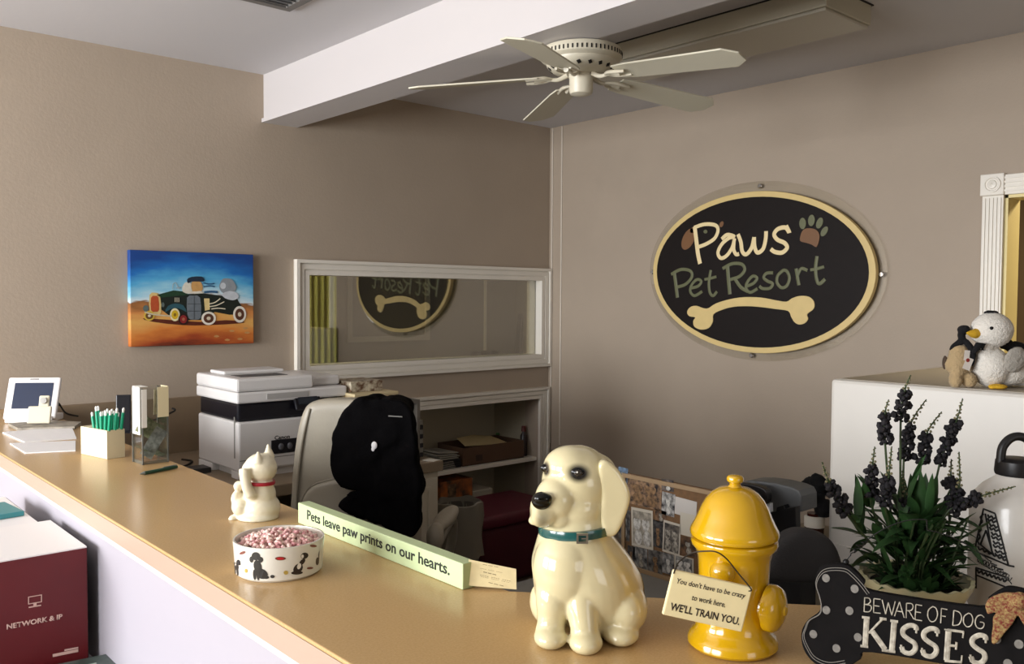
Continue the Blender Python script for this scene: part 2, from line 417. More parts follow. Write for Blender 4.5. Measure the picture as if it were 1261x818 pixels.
# low customer-side ledge that carries the boxes
b = MB(); b.bb(.02, CN+.006, 1.15, YA-.02, .70, .74, .003)
for y in (1.25, 2.4, 3.6): b.bb(.08, CN-.05, y, y+.03, 0, .70)
lone(b, 'low_ledge', mat('ledge_white', '#b5b2b6', .5), 'low white ledge in front of the counter carrying the red box', 'ledge')
# ================================================================== CEILING THINGS
M_fan = mat('fan_cream', '#cdc6b2', .35, spec=.5)
M_dark = mat('slot_dark', '#1e1b18', .8)
fd = 2.93; c0 = gpos(711, fd, BZ); FS = fd/3.74
fan = thing('ceiling_fan', 'cream flush-mount ceiling fan with five blades fixed under the ceiling beam', 'ceiling fan', M=Matrix.Translation((c0.x, c0.y, BZ-.0005)) @ Matrix.Scale(FS, 4))
b = MB(); b.lathe([(0, 0), (.150, 0), (.166, -.006), (.172, -.018), (.172, -.046), (.168, -.05), (.150, -.058), (.146, -.075), (.12, -.098), (.085, -.108), (0, -.108)], seg=64)
b.build('motor_housing', M_fan, fan, True)
for k in range(56):
    a = 2*pi*k/56; b = MB()
    b.box((.1722*math.cos(a), .1722*math.sin(a), -.033), (.003, .006, .017), rotm(0, 0, a)); b.build('vent_slot', M_dark, fan)
for k in range(18):
    a = 2*pi*k/18; b = MB(); b.box((.1335*math.cos(a), .1335*math.sin(a), -.0875), (.004, .014, .016), rotm(0, 0, a) @ rotm(0, .85, 0) @ rotm(.5, 0, 0)); b.build('vent_slot', M_dark, fan)
b = MB(); b.lathe([(0, -.108), (.052, -.108), (.055, -.118), (.05, -.125), (.05, -.178), (.046, -.19), (.03, -.196), (0, -.198)], seg=40); b.build('switch_housing', M_fan, fan, True)
a0 = math.radians(-82)
for k in range(5):
    R = Matrix.Rotation(a0+k*2*pi/5, 4, 'Z') @ Matrix.Translation((0, 0, -.112)) @ Matrix.Rotation(math.radians(3.4), 4, 'Y')
    ir = MB()
    ir.tube(smoothline([(.06, 0, .004), (.10, 0, -.012), (.15, 0, -.006), (.20, 0, -.010)], 4), [.012, .009, .008, .012], 10)
    for sgn in (1, -1): ir.tube(smoothline([(.12, 0, -.008), (.155, sgn*.028, -.008), (.195, sgn*.034, -.01), (.235, sgn*.03, -.011)], 4), [.005, .008, .008, .006], 8)
    ir.bm.transform(R); iron = ir.build('blade_iron', M_fan, fan, True)
    bl = MB(); pts = [(.185, -.056), (.25, -.066), (.685, -.080), (.735, -.034), (.735, .034), (.685, .080), (.25, .066), (.185, .056)]
    bl.prism(pts, -.0035, .0035, Matrix.Translation((0, 0, -.002)) @ Matrix.Rotation(math.radians(-10.5), 4, 'X'), .0012)
    bl.bm.transform(R); bl.build('blade', mat('blade_cream', '#cfcab6', .45), fan)
# fluorescent fixture
FX0, FX1, FZ = 2.83, 3.13, ZC-.085
fa, fb = on_z(1015, 12, FZ), on_z(1075, 35, FZ)
FX0, FX1, FY0 = fa.x, fb.x, (fa.y+fb.y)/2
FY1 = FY0+1.22
fx = thing('ceiling_light', 'long box-shaped surface-mounted ceiling light fixture beside the fan, unlit', 'light fixture', ((FX0+FX1)/2, (FY0+FY1)/2, ZC))
b = MB(); b.bb(FX0, FX1, FY0, FY1, FZ+.012, ZC, .003); b.build('body', mat('fixture_metal', '#b9b3a0', .5), fx, world=True)
b = MB(); b.bb(FX0+.006, FX1-.006, FY0+.006, FY1-.006, FZ, FZ+.0118, .004); b.build('diffuser', mat('fixture_lens', '#b5afa0', .4, bump=.2, bscale=200), fx, world=True)
b = MB(); b.bb(FX0-.006, FX1+.006, FY0-.006, FY1+.006, ZC-.004, ZC-.0002); b.build('mounting_edge', M_dark, fx, world=True)
# vent
vc = on_z(355, 9, ZC); ve = thing('ceiling_vent', 'dark grey square ceiling vent at the top edge left of the beam', 'vent', (vc.x-.15, vc.y-.15, ZC))
b = MB(); r_ = rect(-.16, .16, -.16, .16); b.ring(r_, off(r_, .03), -.012, 0); b.build('frame', mat('vent_grey', '#6e6b68', .5), ve)
b = MB()
for k in range(9): b.box((0, -.12+k*.03, -.006), (.26, .022, .002), rotm(.5, 0, 0))
b.build('louvre', mat('vent_grey', '#6e6b68', .5), ve)
# ================================================================== SIGN
M_cream = mat('sign_cream', '#dcc283', .5, var=.05, vscale=20); M_brown = mat('sign_dark', '#150d0a', .6, spec=.25, var=.2, vscale=30)
M_sg = mat('sign_green', '#66684a', .5); M_sb = mat('sign_brown', '#7a5433', .5, var=.1); M_letter = mat('sign_letter', '#eed9a6', .5)
sc_ = on_x(940, 335, XB-.055)
sg = thing('sign', 'dark brown oval business sign with cream rim, lettering and bone on clear backing', 'sign', (XB, sc_.y, sc_.z))
PB = plane((XB-.020, sc_.y, sc_.z), (-1, 0, 0)); plb = Plot(PB, 0, 0, 1)
b = MB(); b.prism(ccw(plb.l(ellpts(947, 334, 146, 111, 72))), -.0025, .0025, PB); b.build('acrylic_backing', glass('acrylic', '#fcfcfa', .03), sg, world=True)
for (x, y) in ((935, 229), (1085, 338), (925, 438), (803, 335)):
    q = on_x(x, y, XB-.026); s_ = MB(); s_.lathe([(0, 0), (.009, 0), (.012, .003), (.012, .008), (.006, .010), (.006, .0268)], (q.x-.001, q.y, q.z), 20, rotm(0, pi/2, 0)); s_.build('standoff', mat('chrome', '#d6d6d6', .15, metal=1), sg, True, world=True)
FXs = XB-.05
PS = plane((FXs, sc_.y, sc_.z), (-1, 0, 0)); ps = Plot(PS, 780, 210, 3.409)
outer = ccw(ps.l(ellpts(550, 427, 468, 341, 72)))
b = MB(); b.prism(outer, -.0265, 0, PS, .002); b.build('rim', M_cream, sg, world=True)
b = MB(); b.prism(ccw(ps.l(ellpts(544, 427, 445, 317, 72))), 0.0002, .0015, PS); b.build('board', M_brown, sg, world=True)
def flat_part(name, m, polys, strokes, z0, parent, P, pl, th=.004, sth=.002):
    b = MB()
    for q in polys: b.prism(ccw(pl.l(q)), z0, z0+th, P)
    c = MB()
    for (pts, w) in strokes: stroke(c, pl, pts, w, z0+.0005, sth)
    if len(c.bm.verts): b.add(c.bm, P)
    return b.build(name, m, parent, world=True)
z1 = .0018
W = .0122
flat_part('word_paws', M_letter, [], [
 ([(258, 236), (266, 300), (272, 350), (281, 392)], W), ([(256, 240), (300, 226), (345, 230), (356, 252), (342, 285), (308, 308), (272, 322)], W*.8),
 ([(372, 288), (395, 270), (425, 278), (402, 284), (372, 310), (356, 345), (368, 368), (392, 358), (415, 325), (426, 285)], W*.8), ([(424, 290), (422, 330), (432, 352), (445, 350)], W*.8),
 ([(440, 268), (452, 300), (458, 340), (475, 352), (497, 325), (508, 280)], W*.85), ([(508, 280), (510, 320), (522, 345), (545, 330), (556, 290), (558, 255)], W*.85),
 ([(642, 232), (656, 262), (640, 240), (608, 246), (592, 268), (605, 290), (636, 305), (646, 325), (625, 345), (595, 342), (578, 330)], W*.85)], z1, sg, PS, ps)
flat_part('word_pet_resort', M_sg, [], [
 ([(172, 425), (178, 470), (186, 534)], W*.85), ([(160, 436), (200, 416), (240, 422), (246, 448), (220, 478), (184, 490)], W*.7),
 ([(242, 494), (272, 486), (286, 466), (268, 458), (246, 480), (240, 508), (258, 526), (290, 508)], W*.65),
 ([(326, 418), (318, 470), (322, 512), (336, 526), (352, 508)], W*.65), ([(300, 458), (328, 452), (350, 446)], W*.6),
 ([(396, 402), (400, 455), (406, 520)], W*.85), ([(376, 412), (415, 392), (456, 394), (468, 418), (446, 445), (408, 458)], W*.7), ([(428, 456), (452, 490), (482, 508)], W*.75),
 ([(476, 486), (505, 474), (520, 452), (502, 444), (480, 468), (474, 495), (492, 512), (522, 496)], W*.65),
 ([(588, 430), (560, 432), (548, 450), (565, 465), (585, 475), (575, 494), (545, 496), (530, 486)], W*.65),
 ([(632, 418), (608, 440), (604, 470), (622, 492), (645, 484), (656, 452), (646, 424), (630, 418)], W*.65),
 ([(684, 412), (690, 450), (696, 482)], W*.7), ([(690, 440), (706, 412), (732, 420)], W*.65),
 ([(772, 360), (766, 410), (770, 455), (782, 476), (806, 456)], W*.7), ([(744, 418), (775, 412), (802, 404)], W*.6)], z1, sg, PS, ps)
bone = [(228, 595), (240, 575), (265, 568), (295, 578), (318, 578), (350, 558), (410, 540), (470, 532), (540, 534), (600, 545), (645, 551), (668, 537), (700, 527), (738, 530), (760, 550), (760, 580), (732, 603), (736, 622), (724, 640), (700, 647), (680, 638), (665, 615), (652, 590), (600, 582), (540, 574), (480, 570), (420, 573), (370, 587), (338, 605), (336, 635), (318, 662), (285, 668), (258, 655), (254, 632), (262, 617), (238, 612)]
bs = [(v.x, v.y) for v in smoothline([(x, y, 0) for x, y in bone], 3, True)]
flat_part('bone', M_cream, [bs], [], z1, sg, PS, ps)
pads = [ellpts(713, 223, 14, 24, 24), ellpts(750, 210, 14, 24, 24, .1), ellpts(784, 221, 13, 24, 24, .35), ellpts(804, 256, 12, 23, 24, .55)]
flat_part('paw_toes', M_sg, pads, [], z1, sg, PS, ps)
pad = [(702, 295), (708, 262), (722, 246), (745, 243), (770, 250), (783, 270), (781, 298), (770, 322), (752, 312), (728, 304)]
flat_part('paw_pad', M_sb, [[(v.x, v.y) for v in smoothline([(x, y, 0) for x, y in pad], 3, True)]], [], z1, sg, PS, ps)
flat_part('letter_ear', M_sb, [ellpts(371, 226, 8, 13, 16, .4)], [], z1-.0004, sg, PS, ps, .0012)
flat_part('letter_ear', M_sb, [ellpts(232, 288, 24, 48, 28, .42), ellpts(250, 250, 10, 14, 16, .6)], [], z1-.0004, sg, PS, ps, .0012)
flat_part('letter_eye', M_sg, [ellpts(305, 257, 8, 8, 16)], [], z1, sg, PS, ps)
# ================================================================== PAINTING
PP = plane((0, YA-.034, 0), (0, -1, 0)); pp = Plot(PP, 140, 290, 4.504)
a_, b_, c_, d_ = pp(84, 86), pp(774, 100), pp(778, 592), pp(98, 626)
px0, px1, pz0, pz1 = (a_[0]+d_[0])/2, (b_[0]+c_[0])/2, (c_[1]+d_[1])/2, (a_[1]+b_[1])/2
pnt = thing('canvas_painting', 'unframed canvas painting of a vintage car with two dogs under blue sky', 'painting', ((px0+px1)/2, YA, pz0))
mc = bpy.data.materials.new('painted_desert'); mc.use_nodes = True; N = mc.node_tree.nodes; L = mc.node_tree.links; bs_ = N['Principled BSDF']; bs_.inputs['Roughness'].default_value = .5
tc = N.new('ShaderNodeTexCoord'); sx = N.new('ShaderNodeSeparateXYZ'); L.new(tc.outputs['Object'], sx.inputs[0])
mpn = N.new('ShaderNodeMapping'); mpn.inputs['Scale'].default_value = (4, 4, 14); L.new(tc.outputs['Object'], mpn.inputs[0])
nz = N.new('ShaderNodeTexNoise'); nz.inputs['Scale'].default_value = 2.2; nz.inputs['Detail'].default_value = 5; L.new(mpn.outputs[0], nz.inputs['Vector'])
def mth(op, a, bb=None):
    n = N.new('ShaderNodeMath'); n.operation = op
    for i, v in enumerate((a, bb)):
        if v is None: continue
        if isinstance(v, (int, float)): n.inputs[i].default_value = v
        else: L.new(v, n.inputs[i])
    return n.outputs[0]
hh = pz1-pz0; ww = px1-px0
v_ = mth('DIVIDE', sx.outputs['Z'], hh)
xx = mth('DIVIDE', sx.outputs['X'], ww)           # -.5 .. .5
arc = mth('MULTIPLY', mth('MULTIPLY', xx, xx), .42)
vv = mth('ADD', mth('ADD', v_, arc), mth('MULTIPLY', mth('SUBTRACT', nz.outputs['Fac'], .5), .22))
cr = N.new('ShaderNodeValToRGB'); L.new(vv, cr.inputs[0]); E_ = cr.color_ramp.elements
stops = [(0, '5a1f12'), (.07, 'a0441c'), (.2, 'd07c34'), (.34, 'dba65a'), (.44, 'c98245'), (.525, '8a5a30'), (.545, 'cfe0e6'), (.64, '8fc6dc'), (.74, '4fa3d0'), (.86, '1769b4'), (1, '0f3f86')]
E_[0].position, E_[0].color = stops[0][0], rgb(stops[0][1]); E_[1].position, E_[1].color = 1, rgb(stops[-1][1])
for p_, c_2 in stops[1:-1]: e = E_.new(p_); e.color = rgb(c_2)
L.new(cr.outputs[0], bs_.inputs['Base Color'])
b = MB(); b.bb(px0, px1, YA-.034, YA-.001, pz0, pz1, .003)
b.build('canvas', mc, pnt, world=True)
def art(name, col, polys, z, strokes=()):
    flat_part(name, mat('paint_'+name, col, .5, var=.12, vscale=60), [[(v.x, v.y) for v in smoothline([(x, y, 0) for x, y in q], 2, True)] if sm else q for sm, q in polys], strokes, z, pnt, PP, pp, .0004, .0003)
art('painted_shadow', '#5a2414', [(1, [(160, 460), (300, 468), (480, 480), (620, 470), (720, 478), (700, 488), (520, 498), (380, 498), (220, 480)])], .0004)
art('painted_body', '#17201a', [(0, [(245, 335), (400, 325), (500, 322), (600, 335), (680, 345), (712, 400), (700, 440), (640, 440), (560, 425), (480, 470), (400, 470), (300, 440), (262, 410)])], .001)
art('painted_hood', '#1c3d28', [(0, [(238, 330), (330, 305), (400, 312), (412, 330), (262, 345)])], .0015)
art('painted_grille', '#d9bd7c', [(1, [(198, 330), (228, 318), (256, 335), (262, 430), (235, 442), (200, 430)])], .0015)
art('painted_radiator', '#b5502a', [(1, [(206, 345), (228, 335), (247, 345), (250, 415), (230, 424), (206, 415)])], .002)
art('painted_fender', '#2c5560', [(1, [(285, 425), (300, 392), (340, 378), (385, 388), (404, 425), (378, 412), (345, 402), (312, 410)])], .002)
art('painted_door', '#6c747a', [(1, [(406, 345), (440, 334), (478, 345), (484, 440), (470, 466), (425, 466), (408, 440)])], .002)
art('painted_door_lines', '#3c4348', [], .0026, [([(408, 380), (482, 380)], .0012), ([(445, 338), (445, 465)], .0012), ([(410, 420), (482, 420)], .0012)])
art('painted_panel', '#e2c88a', [(0, [(500, 350), (530, 350), (532, 412), (505, 418)])], .002)
art('painted_flames', '#e7dcc0', [], .0022, [([(528, 380), (560, 372), (590, 350)], .0022), ([(530, 395), (570, 388), (612, 368)], .0022), ([(540, 408), (580, 404), (618, 408)], .0022), ([(350, 345), (350, 370)], .001), ([(360, 345), (360, 370)], .001), ([(340, 345), (340, 370)], .001)])
for nm, cx_, cy_, rx, ry, c1, c2, c3 in (('rear_wheel', 697, 438, 36, 46, '#e8e2d4', '#5a3524', '#d8cbb2'), ('mid_wheel', 525, 460, 40, 37, '#e8e2d4', '#5a3524', '#d8cbb2'), ('red_wheel', 385, 465, 28, 32, '#2a1512', '#8a2222', '#b06a50'), ('yellow_wheel', 338, 440, 27, 36, '#e7dfb8', '#d8b21f', '#8a6a1a'), ('front_wheel', 196, 446, 30, 27, '#d6b544', '#6b4a22', '#d8cbb2')):
    art('painted_'+nm, c1, [(0, ellpts(cx_, cy_, rx, ry, 28))], .0027); art('painted_'+nm+'_disc', c2, [(0, ellpts(cx_, cy_, rx*.7, ry*.7, 24))], .0031)
    art('painted_'+nm+'_hub', c3, [(0, ellpts(cx_, cy_, rx*.28, ry*.28, 12))], .0035)
art('painted_lamp', '#5d6a66', [(0, ellpts(177, 405, 16, 18, 16))], .0027); art('painted_lamp', '#5d6a66', [(0, ellpts(272, 385, 8, 14, 12))], .0027)
art('painted_bumper', '#c9bda0', [], .003, [([(170, 425), (230, 440), (320, 448)], .003)])
art('painted_tan_dog', '#c89a5e', [(1, [(430, 262), (455, 252), (485, 262), (492, 300), (470, 318), (435, 310)])], .002)
art('painted_white_dog', '#d9d4c4', [(1, [(388, 270), (405, 258), (428, 268), (432, 310), (480, 308), (490, 322), (400, 322), (378, 300)])], .0024)
art('painted_cap', '#1d2c3e', [(1, [(405, 245), (430, 230), (485, 228), (500, 242), (495, 256), (430, 256), (412, 266)])], .0028)
art('painted_scarf', '#2f5b80', [], .0026, [([(495, 262), (525, 270), (558, 266)], .003), ([(497, 285), (530, 280), (560, 285)], .003), ([(500, 315), (540, 312), (575, 315)], .005)])
art('painted_grey_dog', '#8f959a', [(1, [(585, 275), (600, 245), (618, 238), (650, 242), (668, 262), (680, 290), (660, 318), (610, 322), (588, 300)])], .0024)
art('painted_pale_dog', '#c6cbd0', [(1, [(600, 325), (640, 308), (682, 320), (690, 345), (660, 360), (615, 348)]), (0, ellpts(605, 280, 16, 18, 16))], .003)
art('painted_windscreen', '#9fb2b8', [], .003, [([(325, 300), (328, 270), (342, 262)], .002), ([(342, 262), (362, 300)], .002), ([(345, 292), (372, 288)], .0025)])
for _x, _y in ((570, 560), (655, 530), (740, 540), (630, 580), (700, 575), (730, 515)):
  art('painted_stone', '#c7955c', [(1, [(x-16, y), (x, y-7), (x+16, y), (x, y+6)]) for x, y in ((_x, _y),)], .0006)
# ================================================================== DESK ALONG THE BACK WALL
DZT = None
t0 = on_z(292, 592, .82); DT = .82
# desk top height so that the printer just fits in front of the wall
DESK_X1 = on_z(541, 566, DT).x
M_dtop = mat('desk_laminate', '#8b7a64', .45, var=.08, bump=.05)
M_cab = mat('cabinet_white', '#c9c1ae', .45, var=.03)
desk = thing('desk', 'white desk with tan laminate top along the back wall under the interior window', 'desk', (1.7, YA-.3, 0))
DY0_ = on_z(541, 568, DT).y
b = MB(); b.bb(CF+.006, DESK_X1, DY0_, YA-.018, DT-.045, DT, .004); b.build('desktop', M_dtop, desk, world=True)
cab_x0 = DESK_X1-.40
for (x0, x1) in ((cab_x0, DESK_X1-.015), (1.0, 1.35)):
    b = MB(); b.bb(x0, x1, DY0_+.02, YA-.03, 0, DT-.0455, .002); cb = b.build('cabinet', M_cab, desk, world=True)
    for (z0, z1_) in ((.42, .75), (.06, .40)):
        P = plane(((x0+x1)/2, DY0_+.019, 0), (0, -1, 0)); r_ = rect(-(x1-x0)/2+.015, (x1-x0)/2-.015, z0, z1_)
        d = MB(); d.prism(r_, 0, .016, P, .002); d.ring(off(r_, .035), off(r_, .05), .016, .021, P); d.prism(off(r_, .06), .016, .02, P, .002)
        M_ = desk.matrix_basis.inverted(); d.bm.transform(M_); dd = d.build('door', M_cab, cb)
        k_ = MB(); k_.lathe([(.004, 0), (.004, .012), (.012, .018), (.012, .024), (0, .027)], (x0+.05 if False else x1-.05, DY0_, z1_-.05), 16, rotm(pi/2, 0, 0)); k_.bm.transform(M_)
# fix: doors are sub-parts of the cabinet, cabinet meshes already sit in desk space
# ------------------------------------------------------------------ printer
M_pw = mat('printer_white', '#d9d6d3', .35, spec=.5); M_pd = mat('printer_black', '#14131a', .3); M_pg = mat('printer_grey', '#a9a6a2', .45)
pn = on_z(294, 592, DT); PX, PY = pn.x, pn.y
pd = min(.39, YA-.02-PY); PW = .47
pr = thing('printer', 'large white and black multifunction laser printer on the back desk', 'printer', (PX, PY, DT))
def U(y): return (on_plane(292, y, (PX, PY, 0), FH).z-DT)
zb0, zb1, zc = U(521), U(498), U(467)
b = MB(); b.bb(0, PW, 0, pd, .03, zb0, .008); b.bb(.03, PW-.03, .02, pd-.02, 0, .03); b.bb(0, .06, 0, .07, 0, .03, .004); b.bb(0, .05, pd-.14, pd, 0, .03, .004)
b.build('body', M_pw, pr)
b = MB(); b.bb(.004, PW-.03, .012, pd-.01, zb0, zb1, .01); b.build('output_bay', M_pd, pr)
b = MB(); b.bb(-.008, PW, -.006, pd, zb1, zb1+(zc-zb1)*.45, .008); b.build('scanner', M_pw, pr)
b = MB(); b.bb(-.008, PW*.68, -.002, pd, zb1+(zc-zb1)*.46, zc, .01); b.bb(PW*.72, PW, .05, pd, zb1+(zc-zb1)*.46, zc-.012, .01); b.build('document_feeder', M_pw, pr)
b = MB(); b.bb(.04, PW*.5, .06, .16, zc, zc+.0015); b.build('feeder_slot', mat('slot_grey', '#4c4a48', .6), pr)
b = MB(); b.bb(.03, PW*.62, .2, pd-.05, zc, zc+.014, .006); b.build('feeder_cover', M_pw, pr)
b = MB(); b.bb(PW*.24, PW*.62, -.0085, -.006, zb1+(zc-zb1)*.12, zb1+(zc-zb1)*.34, .0008); b.build('scanner_handle', M_pg, pr)
TX = on_y(334, 555, PY).x-PX; b = MB(); b.bb(TX, PW-.01, -.003, .004, .085, .14, .002); b.build('tray_panel', M_pd, pr)
b = MB()
for k in range(5): b.ell((TX+.04+k*.038, -.004, .112), (.012, .006, .014), sub=2)
b.build('tray_knobs', mat('knob_grey', '#5a5a5e', .4), pr, True)
b = MB(); b.bb(.004, PW-.004, -.0012, .0, .072, .0745); b.bb(-.0008, .0, .03, .04, .08, .24); b.build('seam', mat('seam_grey', '#77756f', .6), pr)
b = MB(); b.text('Canon', plane((on_y(338, 540, PY).x-PX, -.0006, on_y(338, 542, PY).z-DT), (0, -1, 0)), .065, .016, 0, .0005, bold=.02); b.build('brand_lettering', M_pd, pr)
# tilting control panel
q = at_depth(378, 492, (Vector((PX+.33, PY-.04, 0))-CAM).dot(FH)); ql = pr.matrix_basis.inverted() @ q
cp = MB(); cp.box((0, 0, 0), (.115, .014, .085), None, .005); cp.bm.transform(Matrix.Translation((ql.x, ql.y, ql.z)) @ rotm(math.radians(-25), 0, 0)); cpo = cp.build('control_panel', M_pd, pr)
cp = MB(); cp.box((0, -.0078, .006), (.085, .001, .055)); cp.bm.transform(Matrix.Translation((ql.x, ql.y, ql.z)) @ rotm(math.radians(-25), 0, 0)); cp.build('screen', mat('screen_grey', '#2b2f36', .15), cpo)
# ------------------------------------------------------------------ things on the desk to the right of the printer
def gz(px, py, y0):    # world point on vertical plane y = y0
    return on_y(px, py, y0)
# grey desktop organiser
OY = DY0_+.07; a_ = gz(497, 494, OY); c_ = gz(520, 494, OY)
OX0, OX1, OZ = PX+PW+.012, min(c_.x, DESK_X1-.075), a_.z
org = thing('desktop_organiser', 'grey desktop shelf unit standing on the desk right of the printer', 'organiser', ((OX0+OX1)/2, OY+.2, DT))
b = MB()
b.bb(OX0, OX1, OY, OY+.40, OZ-.015, OZ); b.bb(OX0, OX0+.015, OY, OY+.40, DT, OZ-.015); b.bb(OX1-.015, OX1, OY, OY+.40, DT, OZ-.015); b.bb(OX0+.015, OX1-.015, OY+.38, OY+.40, DT, OZ-.015)
b.build('shell', mat('organiser_grey', '#6b655c', .6), org, world=True)
b = MB(); b.bb(OX0+.015, OX1-.015, OY+.01, OY+.38, DT+.09, DT+.10); b.bb(OX0+.015, OX1-.015, OY+.01, OY+.38, DT+.18, DT+.19); b.build('shelf', mat('organiser_grey', '#6b655c', .6), org, world=True)
def carton(name, label, cat, x0, x1, y0, y1, z0, z1_, m, lidm=None, group=None):
    t = thing(name, label, cat, ((x0+x1)/2, (y0+y1)/2, z0), 0, group)
    b = MB(); b.bb(x0, x1, y0, y1, z0, z1_-.012 if lidm else z1_, .002); b.build('body', m, t, world=True)
    if lidm: b = MB(); b.bb(x0-.002, x1+.002, y0-.002, y1+.002, z1_-.012, z1_, .002); b.build('lid', lidm, t, world=True)
    return t
M_pat = mat('patterned_paper', '#c8bfa8', .6, vscale=45, col2='#5a3a22'); M_cr = mat('cream_card', '#cdbf9e', .6, vscale=60, col2='#a98d62')
M_paper = mat('white_paper', '#ded9cc', .7)
x0, x1 = gz(437, 485, OY+.02).x, gz(490, 485, OY+.02).x
zt = gz(460, 484, OY+.02).z
carton('flat_box', 'flat cream box with dark lettering on top of the grey organiser', 'box', x0, x1, OY+.02, OY+.32, OZ+.0005, max(zt, OZ+.03), M_cr, mat('cream_lid', '#cdbb92', .6))
zt0 = max(zt, OZ+.03)+.0008; x0, x1 = gz(414, 478, OY+.08).x, gz(471, 478, OY+.08).x; zt2 = gz(440, 470, OY+.08).z
carton('patterned_box', 'white box with brown and red picture pattern beneath the interior window', 'box', max(x0+.02, PX+PW+.012), x1, OY+.08, OY+.24, zt0, max(zt2, zt0+.03), M_pat)
# papers lying on the printer end
b = MB(); b.box((0, 0, 0), (.085, .12, .004), rotm(.03, 0, .1)); b.bm.transform(Matrix.Translation((OX0+.05, OY+.07, OZ+.012))); lone(b, 'paper_sheets', M_paper, 'loose cream papers on the organiser beside the printer control panel', 'paper')
# dark file stack right of organiser
fs = MB(); zf = gz(523, 517, OY+.07).z; xf0 = OX1+.012; xf1 = DESK_X1-.012
n_ = 8
for k in range(n_):
    h_ = (zf-DT)/n_; t = MB(); j = random.uniform(-.004, .004)
    t.bb(xf0+.004+j, xf1+j-.002, OY+.06+j, OY+.32, DT+.0004+k*h_, DT+(k+1)*h_-.0006, .001)
    o = lone(t, 'file_folder', mat('folder_dark', '#25242a', .5) if k % 2 == 0 else mat('folder_grey', '#8f8b83', .6), ('black' if k % 2 == 0 else 'grey')+' file folder in the stack at the right end of the desk', 'folder', 'file folders stacked at the desk end')
b = MB(); qd = gz(522, 563, YA-.6); b.box((0, 0, 0), (.05, .06, .002), rotm(0, 0, .3)); b.bm.transform(Matrix.Translation((DESK_X1-.04, DY0_+.035, DT+.0016))); lone(b, 'note_card', M_paper, 'small white note on the desk corner behind the black jacket', 'note')
# cables and clutter on the desk left of the printer
b = MB(); b.tube(smoothline([(1.0, YA-.3, DT+.18), (1.12, YA-.24, DT+.14), (1.25, YA-.22, DT+.17), (1.38, YA-.2, DT+.21), (PX-.03, YA-.17, DT+.22)], 6), .004, 8); lone(b, 'power_cable', M_dark, 'black cable looping across the wall left of the printer', 'cable', smooth=True)
b = MB(); b.tube(smoothline([(.96, YA-.35, DT+.005), (1.15, YA-.25, DT+.005), (1.3, YA-.4, DT+.005), (1.42, YA-.3, DT+.005), (PX-.01, YA-.22, DT+.005)], 6), .0045, 8); lone(b, 'printer_cable', M_dark, 'black cable lying on the desk behind the counter beside the printer', 'cable', smooth=True)
b = MB(); b.bb(1.22, 1.40, YA-.55, YA-.47, DT+.0003, DT+.022, .003); lone(b, 'stapler_tray', mat('tray_dark', '#2d2a27', .5), 'dark flat tray on the desk left of the printer', 'tray')
# ================================================================== NICHE CONTENTS
zs = ZS+.0006
def nx(px, y): return on_y(px, 560, y).x
yn = YA+.05
# brown box with envelope
x0, x1 = nx(570, yn), nx(645, yn); zt = on_y(610, 547, yn).z
M_bx = mat('brown_box', '#59402e', .7, var=.1)
t = thing('open_box', 'brown cardboard box holding a cream envelope on the niche shelf', 'box', ((x0+x1)/2, yn+.12, zs))
b = MB()
b.bb(x0, x1, yn, yn+.006, zs, zt); b.bb(x0, x1, yn+.24, yn+.246, zs, zt+.004); b.bb(x0, x0+.006, yn+.006, yn+.24, zs, zt); b.bb(x1-.006, x1, yn+.006, yn+.24, zs, zt); b.bb(x0, x1, yn, yn+.24, zs, zs+.005)
b.build('box_walls', M_bx, t, world=True)
b = MB(); xm = nx(586, yn); b.bb(xm, xm+.05, yn-.001, yn, zs+.02, zt-.05); b.build('tape_label', mat('label_dark', '#3a281e', .6), t, world=True)
b = MB(); P = Matrix.Translation(((x0+x1)/2-.02, yn+.125, zt+.012)) @ rotm(math.radians(12), math.radians(3), 0)
b.prism([(-.17, -.085), (.17, -.085), (.14, .05), (.02, .085), (-.13, .05)], -.002, .002, P); lone(b, 'envelope', mat('manila', '#c8b384', .6), 'cream envelope sticking out of the brown cardboard box', 'envelope')
# papers and black file box left of it
x2 = nx(541, yn); z2 = on_y(560, 566, yn).z
t = thing('file_box', 'black slotted file box with papers on the niche shelf left of the brown box', 'file box', ((x0+x2)/2, yn+.12, zs))
b = MB(); hb = z2-zs
for k in range(6): b.bb(x2, x0-.012, yn, yn+.22, zs+hb*k/6+.0005, zs+hb*(k+.55)/6)
b.bb(x2+.004, x0-.016, yn+.02, yn+.215, zs, z2-.004); b.build('trays', mat('file_black', '#1f1e22', .5), t, world=True)
b = MB()
for k in range(5): b.bb(x2+.01, x0-.05-.004*k, yn+.004, yn+.019, zs+hb*(k+.6)/6, zs+hb*(k+.9)/6)
b.build('paper_edges', M_paper, t, world=True)
b = MB()
for k in range(4): b.box(((x0+x2)/2-.01+.01*math.sin(k*2), yn+.11, z2+.004+k*.012), (.15, .19, .006), rotm(0, .03*k, .15*math.sin(k*3)))
lone(b, 'paper_pile', mat('grey_paper', '#a39f94', .7), 'untidy grey papers heaped on the black file box in the niche', 'papers')
